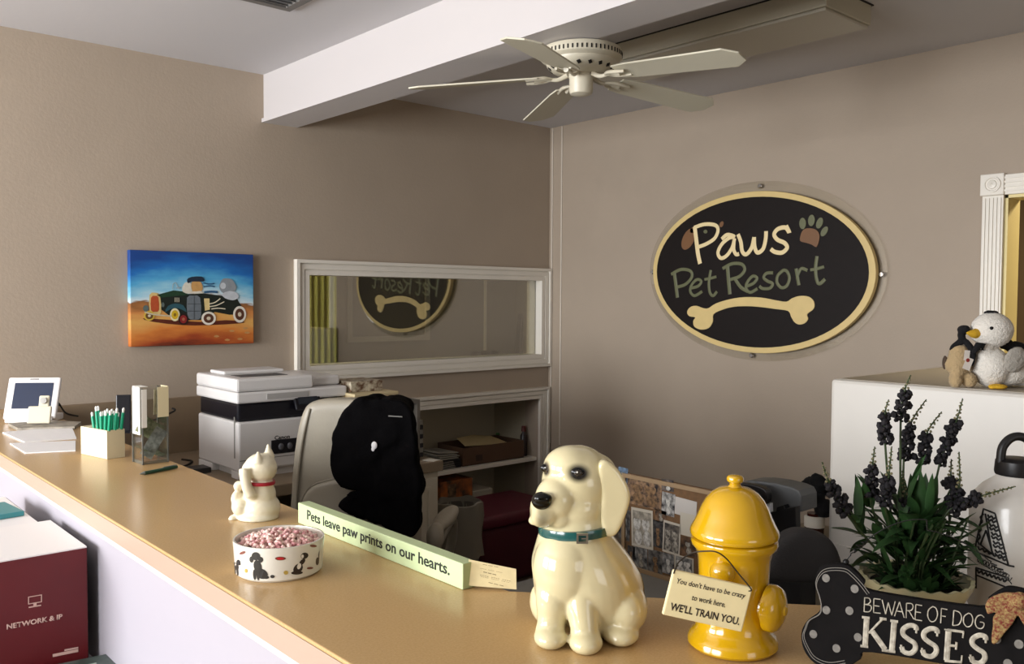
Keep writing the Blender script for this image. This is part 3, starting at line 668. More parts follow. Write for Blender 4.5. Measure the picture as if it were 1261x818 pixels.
# dark spray bottle and green topped bottle
for px, pyt, r, col, lab, capc in ((650, 524, .022, '#2a1c1c', 'slim dark bottle with red cap at the right end of the niche shelf', '#5a1d18'), (638.5, 530, .018, '#b9bcae', 'small pale bottle with green cap behind the brown box', '#4f8a4a')):
    yb = yn+.05 if px > 645 else yn+.30
    p = on_y(px, 560, yb); zt_ = on_y(px, pyt, yb).z-zs
    t = thing('bottle', lab, 'bottle', (min(p.x, NX1-.03), yb, zs))
    b = MB(); b.lathe([(0, 0), (r, 0), (r, zt_*.68), (r*.5, zt_*.78), (r*.5, zt_*.82), (0, zt_*.82)], seg=24); b.build('body', mat('b'+col, col, .3), t, True)
    b = MB(); b.lathe([(0, zt_*.82), (r*.7, zt_*.82), (r*.6, zt_), (0, zt_)], seg=20); b.build('cap', mat('c'+capc, capc, .4), t, True)
# lower niche: stacked things seen over the trash bin
yl = YA-.16
M_red = mat('maroon_cloth', '#4e1220', .7, var=.12, bump=.1)
# maroon lidded bin
pc = on_y(640, 625, YA-.2); rx0 = on_y(588, 640, YA-.46).x
zt = on_y(610, 634, YA-.46).z
t = thing('storage_ottoman', 'maroon lidded storage ottoman on the floor in front of the niche', 'ottoman', (rx0+.3, YA-.28, 0))
b = MB(); b.box((rx0+.30, YA-.27, (zt-.07)/2), (.56, .40, zt-.07), None, .03, 4); b.build('body', M_red, t, True, world=True)
b = MB(); b.box((rx0+.30, YA-.27, zt-.034), (.60, .44, .068), None, .025, 4); b.build('lid', mat('maroon_lid', '#5e1a2c', .55, var=.1), t, True, world=True)
# trash bin with clear liner
yb = YA-.62; xb = on_y(566, 640, yb).x; rb = .105; zb_ = on_y(566, 618, yb).z
t = thing('trash_bin', 'grey trash bin with translucent liner bag beside the maroon ottoman', 'trash bin', (xb, yb, 0))
b = MB(); b.lathe([(0, 0), (rb*.8, 0), (rb, zb_-.02), (rb*.96, zb_-.02), (rb*.76, .01), (0, .01)], seg=32); b.build('bin', mat('bin_grey', '#5b564c', .6), t, True)
b = MB(); b.lathe([(rb*.94, zb_-.10), (rb*.99, zb_+.004), (rb*1.06, zb_), (rb*1.1, zb_-.06), (rb*1.03, zb_-.16), (rb*1.10, zb_-.26)], seg=40, fn=lambda r, z, a: ((r+.006*math.sin(a*9+z*30))*math.cos(a), (r+.006*math.sin(a*9+z*30))*math.sin(a), z+.006*math.sin(a*4)))
b.build('liner', mat('liner_plastic', '#9d978a', .25, trans=.3), t, True)
# orange box with dogs behind the bin, white carton
yo = YA+.03
xo0, xo1 = nx(543, yo), nx(582, yo); zo0 = on_y(560, 618, yo).z-.08; zo1 = on_y(560, 592, yo).z
b = MB(); b.bb(NX0+.03, nx(606, yo), YA+wt+.005, YA+ND-.005, 0, zo0-.0005)
lone(b, 'low_cabinet', mat('low_cabinet_beige', '#8d8370', .6), 'low beige box unit under the niche shelf behind the trash bin', 'cabinet')
t = thing('picture_carton', 'carton with orange and brown picture sides under the niche shelf', 'carton', ((xo0+xo1)/2, yo+.1, zo0))
b = MB(); b.bb(xo0, xo1, yo, yo+.2, zo0, zo1, .002); b.build('body', mat('carton_orange', '#b3642c', .6, vscale=16, col2='#4a3526'), t, world=True)
b = MB(); b.bb(xo0+.05, xo0+.11, yo-.001, yo, zo0+.01, zo1-.02); b.build('picture', mat('carton_picture', '#2c231c', .6, vscale=30, col2='#8a6a4a'), t, world=True)
xw0, xw1 = xo1+.006, nx(606, yo); zw1 = on_y(595, 603, yo).z
carton('white_carton', 'small white lidded carton under the niche shelf right of the orange one', 'carton', xw0, xw1, yo, yo+.2, zo0, zw1, mat('carton_white', '#b5ad9c', .6), mat('carton_lid', '#bdb6a6', .6))
# ================================================================== OFFICE CHAIR
cd = 3.0
cp_ = gpos(438, cd, 0); CHR = math.radians(-8)
M_lea = mat('grey_leather', '#a39b8a', .38, spec=.5, var=.06, vscale=12, bump=.15, bscale=70)
ch = thing('office_chair', 'grey leather executive office chair with a black jacket over its back', 'chair', cp_, RZ+CHR)
k = cd/F
cz = lambda y: at_depth(438, y, cd).z
ztop = cz(492)
bk = MB(); hw = .222; zb0_ = .58
outl = [(-hw*.86, zb0_), (-hw*1.02, zb0_+.12), (-hw*1.0, .85), (-hw*.94, 1.0), (-hw*.82, ztop-.05), (-hw*.62, ztop-.005), (0, ztop+.005), (hw*.62, ztop-.005), (hw*.82, ztop-.05), (hw*.94, 1.0), (hw*1.0, .85), (hw*1.02, zb0_+.12), (hw*.86, zb0_)]
Pb = plane((0, 0, 0), (0, -1, 0))
bk.prism(sm2(outl, 4), -.05, .045, Pb, .02)
organic(bk, 'backrest', M_lea, ch, .008, 12)
bk = MB(); pan = [(-hw*.80, .60), (-hw*.86, .74), (-hw*.70, .86), (-hw*.3, .90), (0, .905), (hw*.3, .90), (hw*.70, .86), (hw*.86, .74), (hw*.8, .60)]
bk.prism(sm2(pan, 4), .03, .062, Pb, .012); organic(bk, 'lumbar_panel', M_lea, ch, .007, 8)
pp3 = [(p[0], -.050, p[1]) for p in pan]
bk = MB(); bk.tube(smoothline(pp3, 5), .0035, 8); 
for s in (-1, 1): bk.tube(smoothline([(s*hw*.66, -.045, ztop-.03), (s*hw*.78, -.050, 1.02), (s*hw*.86, -.052, .85), (s*hw*.86, -.05, .72)], 5), .0045, 8)
bk.build('piping', mat('leather_piping', '#857d6d', .4), ch, True)
st = MB(); st.box((0, .22, .50), (.48, .40, .11), None, .04, 3); organic(st, 'seat', M_lea, ch, .01, 8)
for s in (-1, 1):
    ar = MB(); ar.tube(smoothline([(s*.24, .03, .54), (s*.265, .05, .60), (s*.275, .06, .66), (s*.275, .30, .69), (s*.27, .33, .60), (s*.25, .30, .52)], 5), .018, 10); ao = ar.build('armrest', mat('arm_metal', '#7c7668', .4), ch, True)
    ar = MB(); ar.ell((s*.275, .20, .72), (.036, .17, .026)); ar.ell((s*.270, .05, .69), (.032, .04, .05)); organic(ar, 'arm_pad', M_lea, ao, .007, 6)
b = MB(); b.cyl((0, .26, .09), (0, .26, .45), .028); b.build('gas_column', M_dark, ch, True)
b = MB()
for i in range(5):
    a = i*2*pi/5+.3; b.tube([(0, .26, .12), (.30*math.cos(a), .26+.30*math.sin(a), .075)], [.03, .016], 8)
b.build('star_base', mat('base_black', '#222222', .4), ch, True)
for i in range(5):
    a = i*2*pi/5+.3; b = MB(); b.cyl((.30*math.cos(a)-.02, .26+.30*math.sin(a), .03), (.30*math.cos(a)+.02, .26+.30*math.sin(a), .03), .03); b.build('caster', M_dark, ch)
# jacket
FHc = Matrix.Rotation(CHR, 3, 'Z') @ FH; RTc = Matrix.Rotation(CHR, 3, 'Z') @ RT; Pj = plane(cp_+FHc*(-.105), -FHc, RTc); pj = Plot(Pj, 340, 440, 3.147)
jk = [(305, 168), (370, 160), (440, 160), (492, 178), (528, 225), (546, 335), (548, 420), (566, 500), (552, 560), (556, 640), (532, 690), (470, 676), (400, 640), (300, 605), (240, 578), (275, 545), (322, 516), (255, 495), (208, 420), (216, 340), (246, 240)]
b = MB(); q = [(v[0], v[1]) for v in sm2(pj.l(jk), 3)]
b.prism(ccw(q), -.035, .012, None, .006)
top = [(305, 172), (370, 164), (440, 164), (480, 182), (490, 225), (450, 260), (300, 262), (256, 245)]
b.prism(ccw(sm2(pj.l(top), 3)), -.15, .006, None, .006)
def fold(c):
    s = Vector((c.x*9+noise.noise(c*6)*1.2, c.y*2.5, 0)); return .018*noise.noise(s*1.3)+.006*noise.noise(c*26)+.012*abs(noise.noise(Vector((c.x*16, c.y*4, 3))))
M_jk = mat('black_fleece', '#060506', .95, spec=.1, bump=.3, bscale=150)
jo = organic(b, 'jacket', M_jk, None, .006, 6, fold)
jo.matrix_basis = Pj
tag(jo, 'black fleece jacket draped over the back of the grey leather chair', 'jacket')
b = MB(); l_ = pj(388, 338); b.ell((l_[0], l_[1], .022), (.010, .013, .004)); b.ell((l_[0]-.004, l_[1]-.012, .022), (.006, .008, .003)); b.build('logo_patch', mat('patch_white', '#e4e2e0', .6), jo, True)
b = MB(); l1, l2 = pj(440, 226), pj(494, 229); b.tube([(l1[0], l1[1], .014), (l2[0], l2[1], .016)], .0022, 6); b.build('zip_glint', mat('zip_grey', '#9a9894', .3, metal=.6), jo, True)
# ================================================================== RECEPTION DESK AND BOARD
RX, RDZ = 2.02, .70
def bd(x, y): return on_x(x, y, RX)
y_hi, y_lo = bd(768, 600).y, bd(878, 600).y
t = thing('work_desk', 'grey work desk behind the counter, in front of the photo board', 'desk', (1.5, (y_hi+y_lo)/2, 0))
b = MB(); b.bb(1.12, RX+.05, .55, y_hi+.10, RDZ-.03, RDZ, .003); b.build('desktop', mat('desk_grey', '#77756f', .45, var=.05), t, world=True)
for (x, y) in ((1.15, .6), (1.15, y_hi+.03), (RX, .6), (RX, y_hi+.03)):
    b = MB(); b.bb(x, x+.04, y, y+.04, 0, RDZ-.03); b.build('leg', M_dark, t, world=True)
zt1 = (bd(775, 583).z+bd(866, 603).z)/2
M_cork = mat('cork', '#6f5236', .9, var=.2, vscale=60, bump=.3)
t = thing('photo_board', 'framed cork board covered with pinned dog photographs behind dog and hydrant figurines', 'pin board', (RX+.01, (y_hi+y_lo)/2, RDZ+.0005))
b = MB(); b.bb(RX, RX+.012, y_lo, y_hi, RDZ+.0005, zt1, .001); b.build('cork_sheet', M_cork, t, world=True)
b = MB(); PR = plane((RX, 0, 0), (-1, 0, 0)); r_ = rect(-y_hi, -y_lo, RDZ+.0005, zt1); b.ring(r_, off(r_, .012), .0, .008, PR)
b.build('frame', mat('board_frame', '#8d7455', .5), t, world=True)
pb = Plot(plane((RX-.0012, 0, 0), (-1, 0, 0)), 740, 560, 3.94)
def photo_m(i, c1, c2, sc=60):
    return mat('photo%d' % i, c1, .35, vscale=sc, col2=c2)
PH = [  # crop quads on the board
 ('blue-edged snapshot at the upper left end of the photo board', [(86, 62), (130, 68), (126, 150), (84, 142)], '#6f87a0', '#39434f', 0),
 ('large collage photo of brown and white dogs on the photo board', [(140, 98), (300, 130), (278, 262), (132, 235)], '#9a7a5c', '#15161c', 0),
 ('black and white dog snapshot right of the collage', [(302, 180), (360, 200), (352, 300), (292, 285)], '#b7b4ae', '#222024', 0),
 ('plain white sheet pinned at the upper right of the photo board', [(366, 208), (470, 232), (452, 305), (358, 290)], '#b5afa8', None, 0),
 ('plain pale sheet overlapping the white one on the photo board', [(395, 285), (470, 300), (462, 402), (380, 384)], '#aba59e', None, 1),
 ('tall white-bordered photo in the left half of the photo board', [(164, 262), (262, 282), (238, 455), (140, 432)], '#a79f90', '#6d675c', 1),
 ('white-bordered dog portrait in the middle of the photo board', [(310, 326), (390, 340), (376, 485), (298, 468)], '#6f675c', '#2b2a2b', 1),
 ('dark snapshot between the two white-bordered photos', [(258, 322), (306, 330), (296, 452), (246, 440)], '#55524f', '#171719', 0),
 ('snapshot of a white-faced dog at the bottom of the photo board', [(366, 490), (452, 505), (445, 590), (355, 572)], '#8d8b86', '#191a1d', 2),
 ('dark snapshot at the lower left of the photo board', [(150, 446), (216, 458), (232, 560), (170, 545)], '#8f8d88', '#1b1c20', 0),
 ('small snapshot with a dark dog below the middle of the photo board', [(236, 462), (300, 475), (292, 585), (226, 570)], '#74706a', '#131417', 0),
 ('narrow snapshot under the portrait on the photo board', [(304, 480), (358, 490), (346, 580), (296, 572)], '#9c9a96', '#1f1f23', 0),
 ('brown snapshot beside the yellow hydrant on the photo board', [(392, 398), (462, 412), (456, 494), (384, 482)], '#6e5138', '#1e1a18', 0),
 ('snapshot with a white dog at the left edge of the photo board', [(84, 160), (132, 170), (140, 258), (90, 250)], '#8e8c88', '#1d1e22', 0),
 ('dark snapshot of two dogs along the top edge of the photo board', [(296, 118), (352, 128), (350, 180), (296, 172)], '#6c6058', '#17161a', 0),
 ('brown dog snapshot tucked between collage and portrait', [(268, 268), (318, 276), (312, 330), (262, 322)], '#7d5f45', '#1a1718', 0),
 ('dark snapshot of a black dog at the bottom left corner of the photo board', [(120, 440), (156, 448), (170, 545), (140, 535)], '#55524f', '#101114', 0),
 ('dark group photo at the left end of the photo board below the blue one', [(84, 262), (148, 276), (132, 420), (96, 400)], '#6b6762', '#15161a', 0),
]
for i, (lab, qd, c1, c2, kind) in enumerate(PH):
    P = plane((RX-.0012-.0006*kind, 0, 0), (-1, 0, 0)); b = MB(); pts = pb.l(qd)
    xs = sorted(p[0] for p in pts); zs_ = sorted(p[1] for p in pts); cx_ = sum(xs)/4; cz_ = sum(zs_)/4
    W2, H2 = 1.06*(xs[2]+xs[3]-xs[0]-xs[1])/4, 1.06*(zs_[2]+zs_[3]-zs_[0]-zs_[1])/4; an = random.uniform(-.05, .05)
    Mq = P @ Matrix.Translation((cx_, max(cz_, RDZ+H2+.004), 0)) @ Matrix.Rotation(an, 4, 'Z')
    t = thing('pinned_photo', lab, 'photo', M=Mq @ Matrix.Translation((0, -H2, 0)), group='photos and sheets pinned to the board')
    m_ = photo_m(i, c1, c2, 55) if c2 else mat('sheet%d' % i, c1, .6)
    s_ = MB(); s_.box((0, H2, 0), (2*W2, 2*H2, .0004))
    s_.build('print_paper', mat('photo_border', '#b5ad9d', .5) if kind else m_, t)
    if c2:
        s_ = MB(); f_ = .86 if kind else .99
        if kind: s_.box((0, H2, .0004), (2*W2*f_, 2*H2*f_, .0002)); s_.build('image', m_, t)
        s_ = MB()
        for kk in range(2 if W2 > .03 else 1):
            ox = (-.45+.8*kk)*W2 if W2 > .03 else 0
            s_.ell((ox, H2*1.15, .0008), (W2*.30, H2*.30, .0003), sub=2); s_.ell((ox-W2*.22, H2*1.25, .0009), (W2*.12, H2*.22, .0003), sub=2); s_.ell((ox+W2*.22, H2*1.25, .0009), (W2*.12, H2*.22, .0003), sub=2); s_.ell((ox+.1*W2, H2*.5, .0007), (W2*.36, H2*.4, .0003), sub=2)
        s_.build('pictured_dog', mat('dogtone%d' % (i % 3), ('#a9a294', '#8a6b4a', '#cfccc4')[i % 3], .4, vscale=90, col2=('#4b463f', '#4a3726', '#8c8880')[i % 3]), t)
# ------------------------------------------------------------------ grey copier, black monitor etc. beyond the hydrant
mx = 2.55
def mp(x, y): return on_x(x, y, mx)
q1, q2 = mp(905, 640), mp(986, 640); ztp = mp(950, 590).z
t = thing('copier', 'rounded grey copier with black front standing behind the yellow hydrant', 'copier', (mx+.05, (q1.y+q2.y)/2, 0))
PC = plane((mx, 0, 0), (-1, 0, 0)); pc_ = Plot(PC, 860, 570, 6.294)
outl = [(300, 165), (380, 140), (470, 142), (600, 160), (720, 190), (775, 215), (798, 260), (800, 380), (300, 480)]
b = MB(); b.prism(ccw(pc_.l(outl)), -.10, 0, PC, .006); b.build('lid', mat('copier_grey', '#57595a', .5), t, world=True)
b = MB(); p_ = pc_.l([(300, 400), (560, 385), (640, 365), (645, 335), (700, 318), (712, 345), (790, 332), (796, 520), (300, 700)]); b.prism(ccw(p_), 0.001, .03, PC, .002)
b.build('front', mat('copier_black', '#0d0d0f', .4), t, world=True)
za = pc_(500, 480)[1]; b = MB(); yy = [pc_(300, 480)[0], pc_(800, 480)[0]]; b.bb(mx+.002, mx+.10, -yy[1], -yy[0], 0, za-.02, .004); b.build('cabinet', mat('copier_body', '#2a2a2b', .6), t, world=True)
# black tablet on top, white card
b = MB(); PT = plane((mx-.05, 0, 0), (-1, 0, 0)); pt = Plot(PT, 860, 570, 6.294)
b.prism(ccw(sm2(pt.l([(330, 150), (420, 155), (500, 172), (560, 205), (574, 255), (565, 305), (520, 320), (470, 290), (420, 240)]), 3)), 0.0, .03, PT, .004)
b.build('handset', mat('handset_black', '#131011', .35), t, world=True)
b = MB(); b.prism(ccw(pt.l([(500, 312), (572, 312), (574, 378), (540, 385)])), -.004, .012, PT); b.build('white_label', mat('label_white', '#dfe4ea', .5), t, world=True)
# dark upholstered chair
pc = gpos(985, 2.15, 0)
ck = thing('desk_chair', 'charcoal upholstered chair with rounded back between hydrant and white cabinet', 'chair', pc, RZ)
Pk = plane(pc, -FH, RT); pk = Plot(Pk, 860, 570, 6.294)
ol = [(520, 900), (530, 760), (560, 680), (610, 590), (680, 530), (770, 506), (880, 520), (980, 560), (1050, 640), (1090, 760), (1095, 900)]
b = MB(); b.prism(ccw(sm2([(x, y) for x, y in pk.l(ol)], 3)), -.03, .03, None, .012)
b.bm.transform(Matrix.Rotation(pi/2, 4, 'X')); organic(b, 'backrest', mat('charcoal_cloth', '#2b2827', .9, bump=.3, bscale=200), ck, .008, 6)
b = MB(); b.box((0, .22, .47), (.46, .44, .08), None, .03); b.build('seat', mat('charcoal_cloth', '#2b2827', .9), ck)
b = MB(); b.cyl((0, .2, .03), (0, .2, .43), .03); b.tube([(0, .2, .43), (0, -.0, .45), (0, .0, .65)], .02, 8); b.cyl((0, .2, 0), (0, .2, .03), .24); b.build('pedestal', M_dark, ck, True)
# black plume vase near the wall
yv = on_x(1003, 640, XB-.25); zv = on_x(1003, 632, XB-.25).z; zt_ = on_x(1003, 590, XB-.25).z; zbv = on_x(1003, 662, XB-.25).z
b = MB(); b.bb(XB-.42, XB-.02, yv.y-.25, yv.y+.17, 0, zbv, .004); lone(b, 'side_table', mat('side_table_tan', '#8f8470', .6), 'tan side cabinet against the right wall, left of the white cabinet', 'cabinet')
t = thing('jar', 'brown glass jar with black tuft on the side cabinet left of the white cabinet', 'jar', (XB-.25, yv.y, zbv+.0005))
hj = zv-zbv; b = MB(); b.lathe([(0, 0), (.04, 0), (.042, hj*.6), (.03, hj*.7), (.032, hj*1.0), (0, hj)], seg=28); b.build('jar_body', mat('jar_brown', '#3c1a12', .2), t, True)
b = MB(); b.lathe([(.0425, hj*.45), (.0435, hj*.45), (.0435, hj*.85), (.034, hj*.9)], seg=28); b.build('paper_label', M_paper, t, True)
b = MB(); random.seed(3)
for i in range(14): b.ell((random.uniform(-.05, .05), random.uniform(-.04, .04), hj+.02+random.uniform(0, .13)), random.uniform(.022, .045), sub=2)
organic(b, 'black_tuft', mat('tuft_black', '#08080a', .95), t, .007, 3, lambda c: .006*noise.noise(c*60))
# ================================================================== WHITE CABINET WITH PLUSH TOYS
KX = None
zk = 1.262
kf = on_z(1040, 468, zk); KX = kf.x; kl = on_z(1028, 471, zk)
KY1 = (on_x(1021, 560, KX).y); KY0 = .35
M_k = mat('white_enamel', '#cfcac1', .35, spec=.5, var=.015)
t = thing('white_cabinet', 'tall white painted cabinet at the right, carrying the plush toys', 'cabinet', ((KX+XB)/2, (KY0+KY1)/2, 0))
b = MB(); b.bb(KX, XB-.03, KY0, KY1, .0, zk-.0, .012); b.build('carcass', M_k, t, world=True)
b = MB(); b.bb(KX+.02, XB-.04, KY0+.01, KY1-.02, zk, zk+.0015); b.build('top_sheet', mat('cab_top', '#a89f90', .5), t, world=True)
b = MB(); b.bb(KX-.006, KX, KY0+.02, KY1-.02, .05, .72, .002); b.build('lower_door', M_k, t, world=True)
# ================================================================== COUNTER THINGS
def local_thing(name, label, cat, p, rz=RZ, group=None): return thing(name, label, cat, p, rz, group)
M_cer = mat('cream_ceramic', '#d3c79e', .12, spec=.6, coat=.6)
# ------------------------------------------------------------------ dog figurine
pdg = on_z(722, 780, CT); dd_ = (pdg-CAM).dot(FH)
K = dd_/F/2.839                           # metres per crop pixel (crop 620,530 scale 2.839)
dog = local_thing('dog_figurine', 'large glossy cream ceramic sitting puppy with teal collar on the counter', 'figurine', pdg)
z0c = 722
def D(x, z, y=0): return Vector(((x-290)*K, y*K, (z0c-z)*K))
def el(mb, x, z, y, rx, rz_, ry, rot=None): mb.ell(D(x, z, y), (rx*K, ry*K, rz_*K), rot, 4)
body = MB()
def rings(mb, rows, seg=40):
    """rows of (z, centre x, centre y, radius x, radius y) lofted to one closed shape"""
    b = bmesh.new(); R = []
    rows2 = []
    for i in range(len(rows)-1):
        a, b1, c, d = rows[max(i-1, 0)], rows[i], rows[i+1], rows[min(i+2, len(rows)-1)]
        for k in range(4):
            t = k/4; rows2.append([.5*((2*p1)+(p2-p0)*t+(2*p0-5*p1+4*p2-p3)*t*t+(3*p1-p0-3*p2+p3)*t**3) for p0, p1, p2, p3 in zip(a, b1, c, d)])
    rows2.append(list(rows[-1]))
    for (z, cx_, cy_, rx, ry) in rows2:
        R.append([b.verts.new(D(cx_+max(rx, 1)*math.cos(2*pi*k/seg), z, cy_+max(ry, 1)*math.sin(2*pi*k/seg))) for k in range(seg)])
    for A, B in zip(R, R[1:]):
        for k in range(seg): b.faces.new((A[k], A[(k+1) % seg], B[(k+1) % seg], B[k]))
    b.faces.new(R[0]); b.faces.new(R[-1][::-1]); bmesh.ops.recalc_face_normals(b, faces=b.faces); mb.add(b)
rings(body, [(345, 250, 10, 122, 118), (375, 250, 12, 134, 128), (420, 262, 20, 158, 150), (470, 276, 30, 182, 172), (530, 295, 45, 196, 190), (590, 305, 60, 198, 195), (640, 312, 72, 188, 188), (680, 318, 80, 176, 176), (708, 322, 84, 160, 160), (721, 322, 84, 130, 130)])
el(body, 215, 480, -38, 118, 150, 112)          # chest
el(body, 420, 620, -10, 84, 92, 120)           # near haunch
el(body, 400, 690, -75, 66, 38, 84)            # hind paw
el(body, 150, 640, 90, 60, 80, 80)
# front legs
for (x0, x1, xp, y0, yp, zz) in ((168, 164, 158, -62, -112, 688), (262, 270, 275, -78, -150, 690)):
    body.tube(smoothline([D(x0+25, 400, y0+90), D(x0+12, 480, y0+40), D(x0+2, 570, y0-8), D(x1, 630, yp+34), D(xp, zz-14, yp+22)], 5), [52*K, 72*K, 64*K, 52*K, 46*K], 24)
    el(body, xp, zz+4, yp-2, 58, 38, 64)
    el(body, xp, zz-12, yp+20, 52, 42, 50)
body_o = organic(body, 'body', M_cer, dog, .0022, 7)
for v in body_o.data.vertices:
    if v.co.z < .0004: v.co.z = .0004
# head, turned to the left of the picture
hd = MB()
el(hd, 255, 185, 10, 128, 132, 118); el(hd, 232, 130, 0, 100, 78, 92)
el(hd, 180, 232, -48, 78, 82, 78); el(hd, 250, 265, -20, 105, 82, 90)
el(hd, 140, 262, -78, 52, 62, 50); el(hd, 128, 245, -85, 42, 40, 40)     # muzzle
el(hd, 122, 285, -74, 34, 40, 40); el(hd, 190, 290, -66, 50, 42, 44)     # jowls
el(hd, 98, 305, -60, 18, 16, 22); el(hd, 105, 270, -50, 20, 48, 26)
el(hd, 248, 108, -62, 40, 18, 24); el(hd, 318, 165, 5, 78, 85, 80); el(hd, 300, 240, 0, 70, 80, 70)      # brows
rings(hd, [(250, 250, 10, 118, 110), (300, 250, 10, 120, 112), (345, 252, 10, 124, 118), (352, 252, 10, 118, 112)])
# dog head material: cream with sprayed black round the eyes and nose (paint on the glaze)
mh = mat('dog_head_glaze', '#d3c79e', .12, spec=.6, coat=.6).copy(); mh.name = 'dog_head_painted'
nt = mh.node_tree; N = nt.nodes; L = nt.links; bs2 = N['Principled BSDF']
tc = [n for n in N if n.type == 'TEX_COORD'][0]
fac = None
def spot(c, r0, r1, amt, stretch=(1, 1, 1)):
    global fac
    m_ = N.new('ShaderNodeVectorMath'); m_.operation = 'SUBTRACT'; L.new(tc.outputs['Object'], m_.inputs[0]); m_.inputs[1].default_value = c
    s_ = N.new('ShaderNodeVectorMath'); s_.operation = 'MULTIPLY'; L.new(m_.outputs[0], s_.inputs[0]); s_.inputs[1].default_value = stretch
    l_ = N.new('ShaderNodeVectorMath'); l_.operation = 'LENGTH'; L.new(s_.outputs[0], l_.inputs[0])
    r_ = N.new('ShaderNodeMapRange'); r_.inputs['From Min'].default_value = r0; r_.inputs['From Max'].default_value = r1; r_.inputs['To Min'].default_value = amt; r_.inputs['To Max'].default_value = 0
    r_.interpolation_type = 'SMOOTHSTEP'
    L.new(l_.outputs['Value'], r_.inputs['Value'])
    if fac is None: fac = r_.outputs[0]
    else:
        x_ = N.new('ShaderNodeMath'); x_.operation = 'MAXIMUM'; L.new(fac, x_.inputs[0]); L.new(r_.outputs[0], x_.inputs[1]); fac = x_.outputs[0]
head_o = organic(hd, 'head', mh, dog, .0022, 8)
def surf(o, x, z):
    """point of mesh o (dog space) hit when looking along local +y at crop pixel x,z"""
    p = D(x, z, -400); bpy.context.view_layer.update()
    ok, loc, nn, idx = o.ray_cast(p, Vector((0, 1, 0)))
    return (loc, nn) if ok else (D(x, z, -100), Vector((0, -1, 0)))
e1_, n1 = surf(head_o, 250, 132); e2_, n2 = surf(head_o, 140, 130); ns_, nn_ = surf(head_o, 125, 225)
spot(e1_, .008, .020, 1, (1, 1, 1.3)); spot(e2_, .006, .015, 1, (1.2, 1, 1.1)); spot(tuple(D(128, 285, -95)), .004, .022, .75, (1.6, .6, .8))
mxn = N.new('ShaderNodeMix'); mxn.data_type = 'RGBA'; L.new(fac, mxn.inputs[0]); mxn.inputs[6].default_value = rgb('#d3c79e'); mxn.inputs[7].default_value = rgb('#15120f'); L.new(mxn.outputs[2], bs2.inputs['Base Color'])
M_gb = mat('gloss_black', '#030303', .12, spec=.3, coat=.25); M_eyeg = mat('iris_grey', '#2c261f', .15, coat=.3)
for (e_, n_, r_) in ((e1_+Vector((0, .0052, 0)), n1, .0092), (e2_+Vector((.0015, .005, 0)), n2, .0074)):
    b = MB(); b.ell(e_, (r_*1.2, r_*.75, r_*.78), rotm(0, .2, 0), 3); eo = b.build('eye', M_gb, dog, True)
    b = MB(); b.ell(e_+Vector((-.0006, -r_*.62, .0003)), (r_*.6, r_*.2, r_*.5), None, 2); b.build('iris', M_eyeg, eo, True)
    b = MB(); b.ell(e_+Vector((-.0020, -r_*.78, .0018)), (r_*.13, r_*.06, r_*.13), None, 2); b.build('eye_glint', mat('paint_white', '#f2efe8', .3), eo, True)
b = MB(); c = D(124, 222, 0); c.y = ns_.y; b.ell(c, (35*K, 26*K, 31*K), None, 4); b.ell(c+Vector((.001, -.004, .004)), (33*K, 22*K, 20*K), None, 4)
organic(b, 'nose', M_gb, dog, .0012, 6)
# ears
def ear(name, pts, y, M_):
    b = MB(); b.prism(ccw([(D(x, z).x, D(x, z).z) for x, z in [(v.x, v.y) for v in smoothline([(x, z, 0) for x, z in pts], 4, True)]]), -.010, .010, plane((0, y*K, 0), (0, -1, 0)), .004)
    return organic(b, name, M_, dog, .002, 8)
ear('ear', [(318, 112), (345, 90), (385, 120), (420, 175), (430, 225), (412, 290), (385, 345), (355, 355), (335, 335), (328, 280), (330, 210)], -62, M_cer)
ear('ear', [(150, 120), (175, 100), (200, 150), (205, 240), (180, 320), (150, 330), (135, 250)], 95, M_cer)
b = MB(); b.lathe([(118*K, -14*K), (132*K, -14*K), (134*K, 0), (131*K, 16*K), (118*K, 16*K)], (0, 0, 0), 56, fn=lambda r, z, a: (r*math.cos(a)*1.02, r*math.sin(a)*.97, z+.0+.0035*math.cos(a)))
b.bm.transform(Matrix.Translation(D(254, 345, 8))); col_ = b.build('collar', mat('teal_collar', '#1a4f4c', .18, coat=.6), dog, True)
b = MB(); bc = D(262, 347, 0); bc.y = -125*K; P = plane(bc, (-.05, -1, 0)); b.ring(rect(-.0075, .0075, -.0066, .0066), off(rect(-.0075, .0075, -.0066, .0066), .0026), 0, .0035, P); b.bb(0, 0, 0, 0, 0, 0) if False else None
b.prism(rect(-.001, .0065, -.0009, .0009), .0005, .003, P)
b.build('buckle', mat('silver', '#c9c9c4', .2, metal=1), col_)
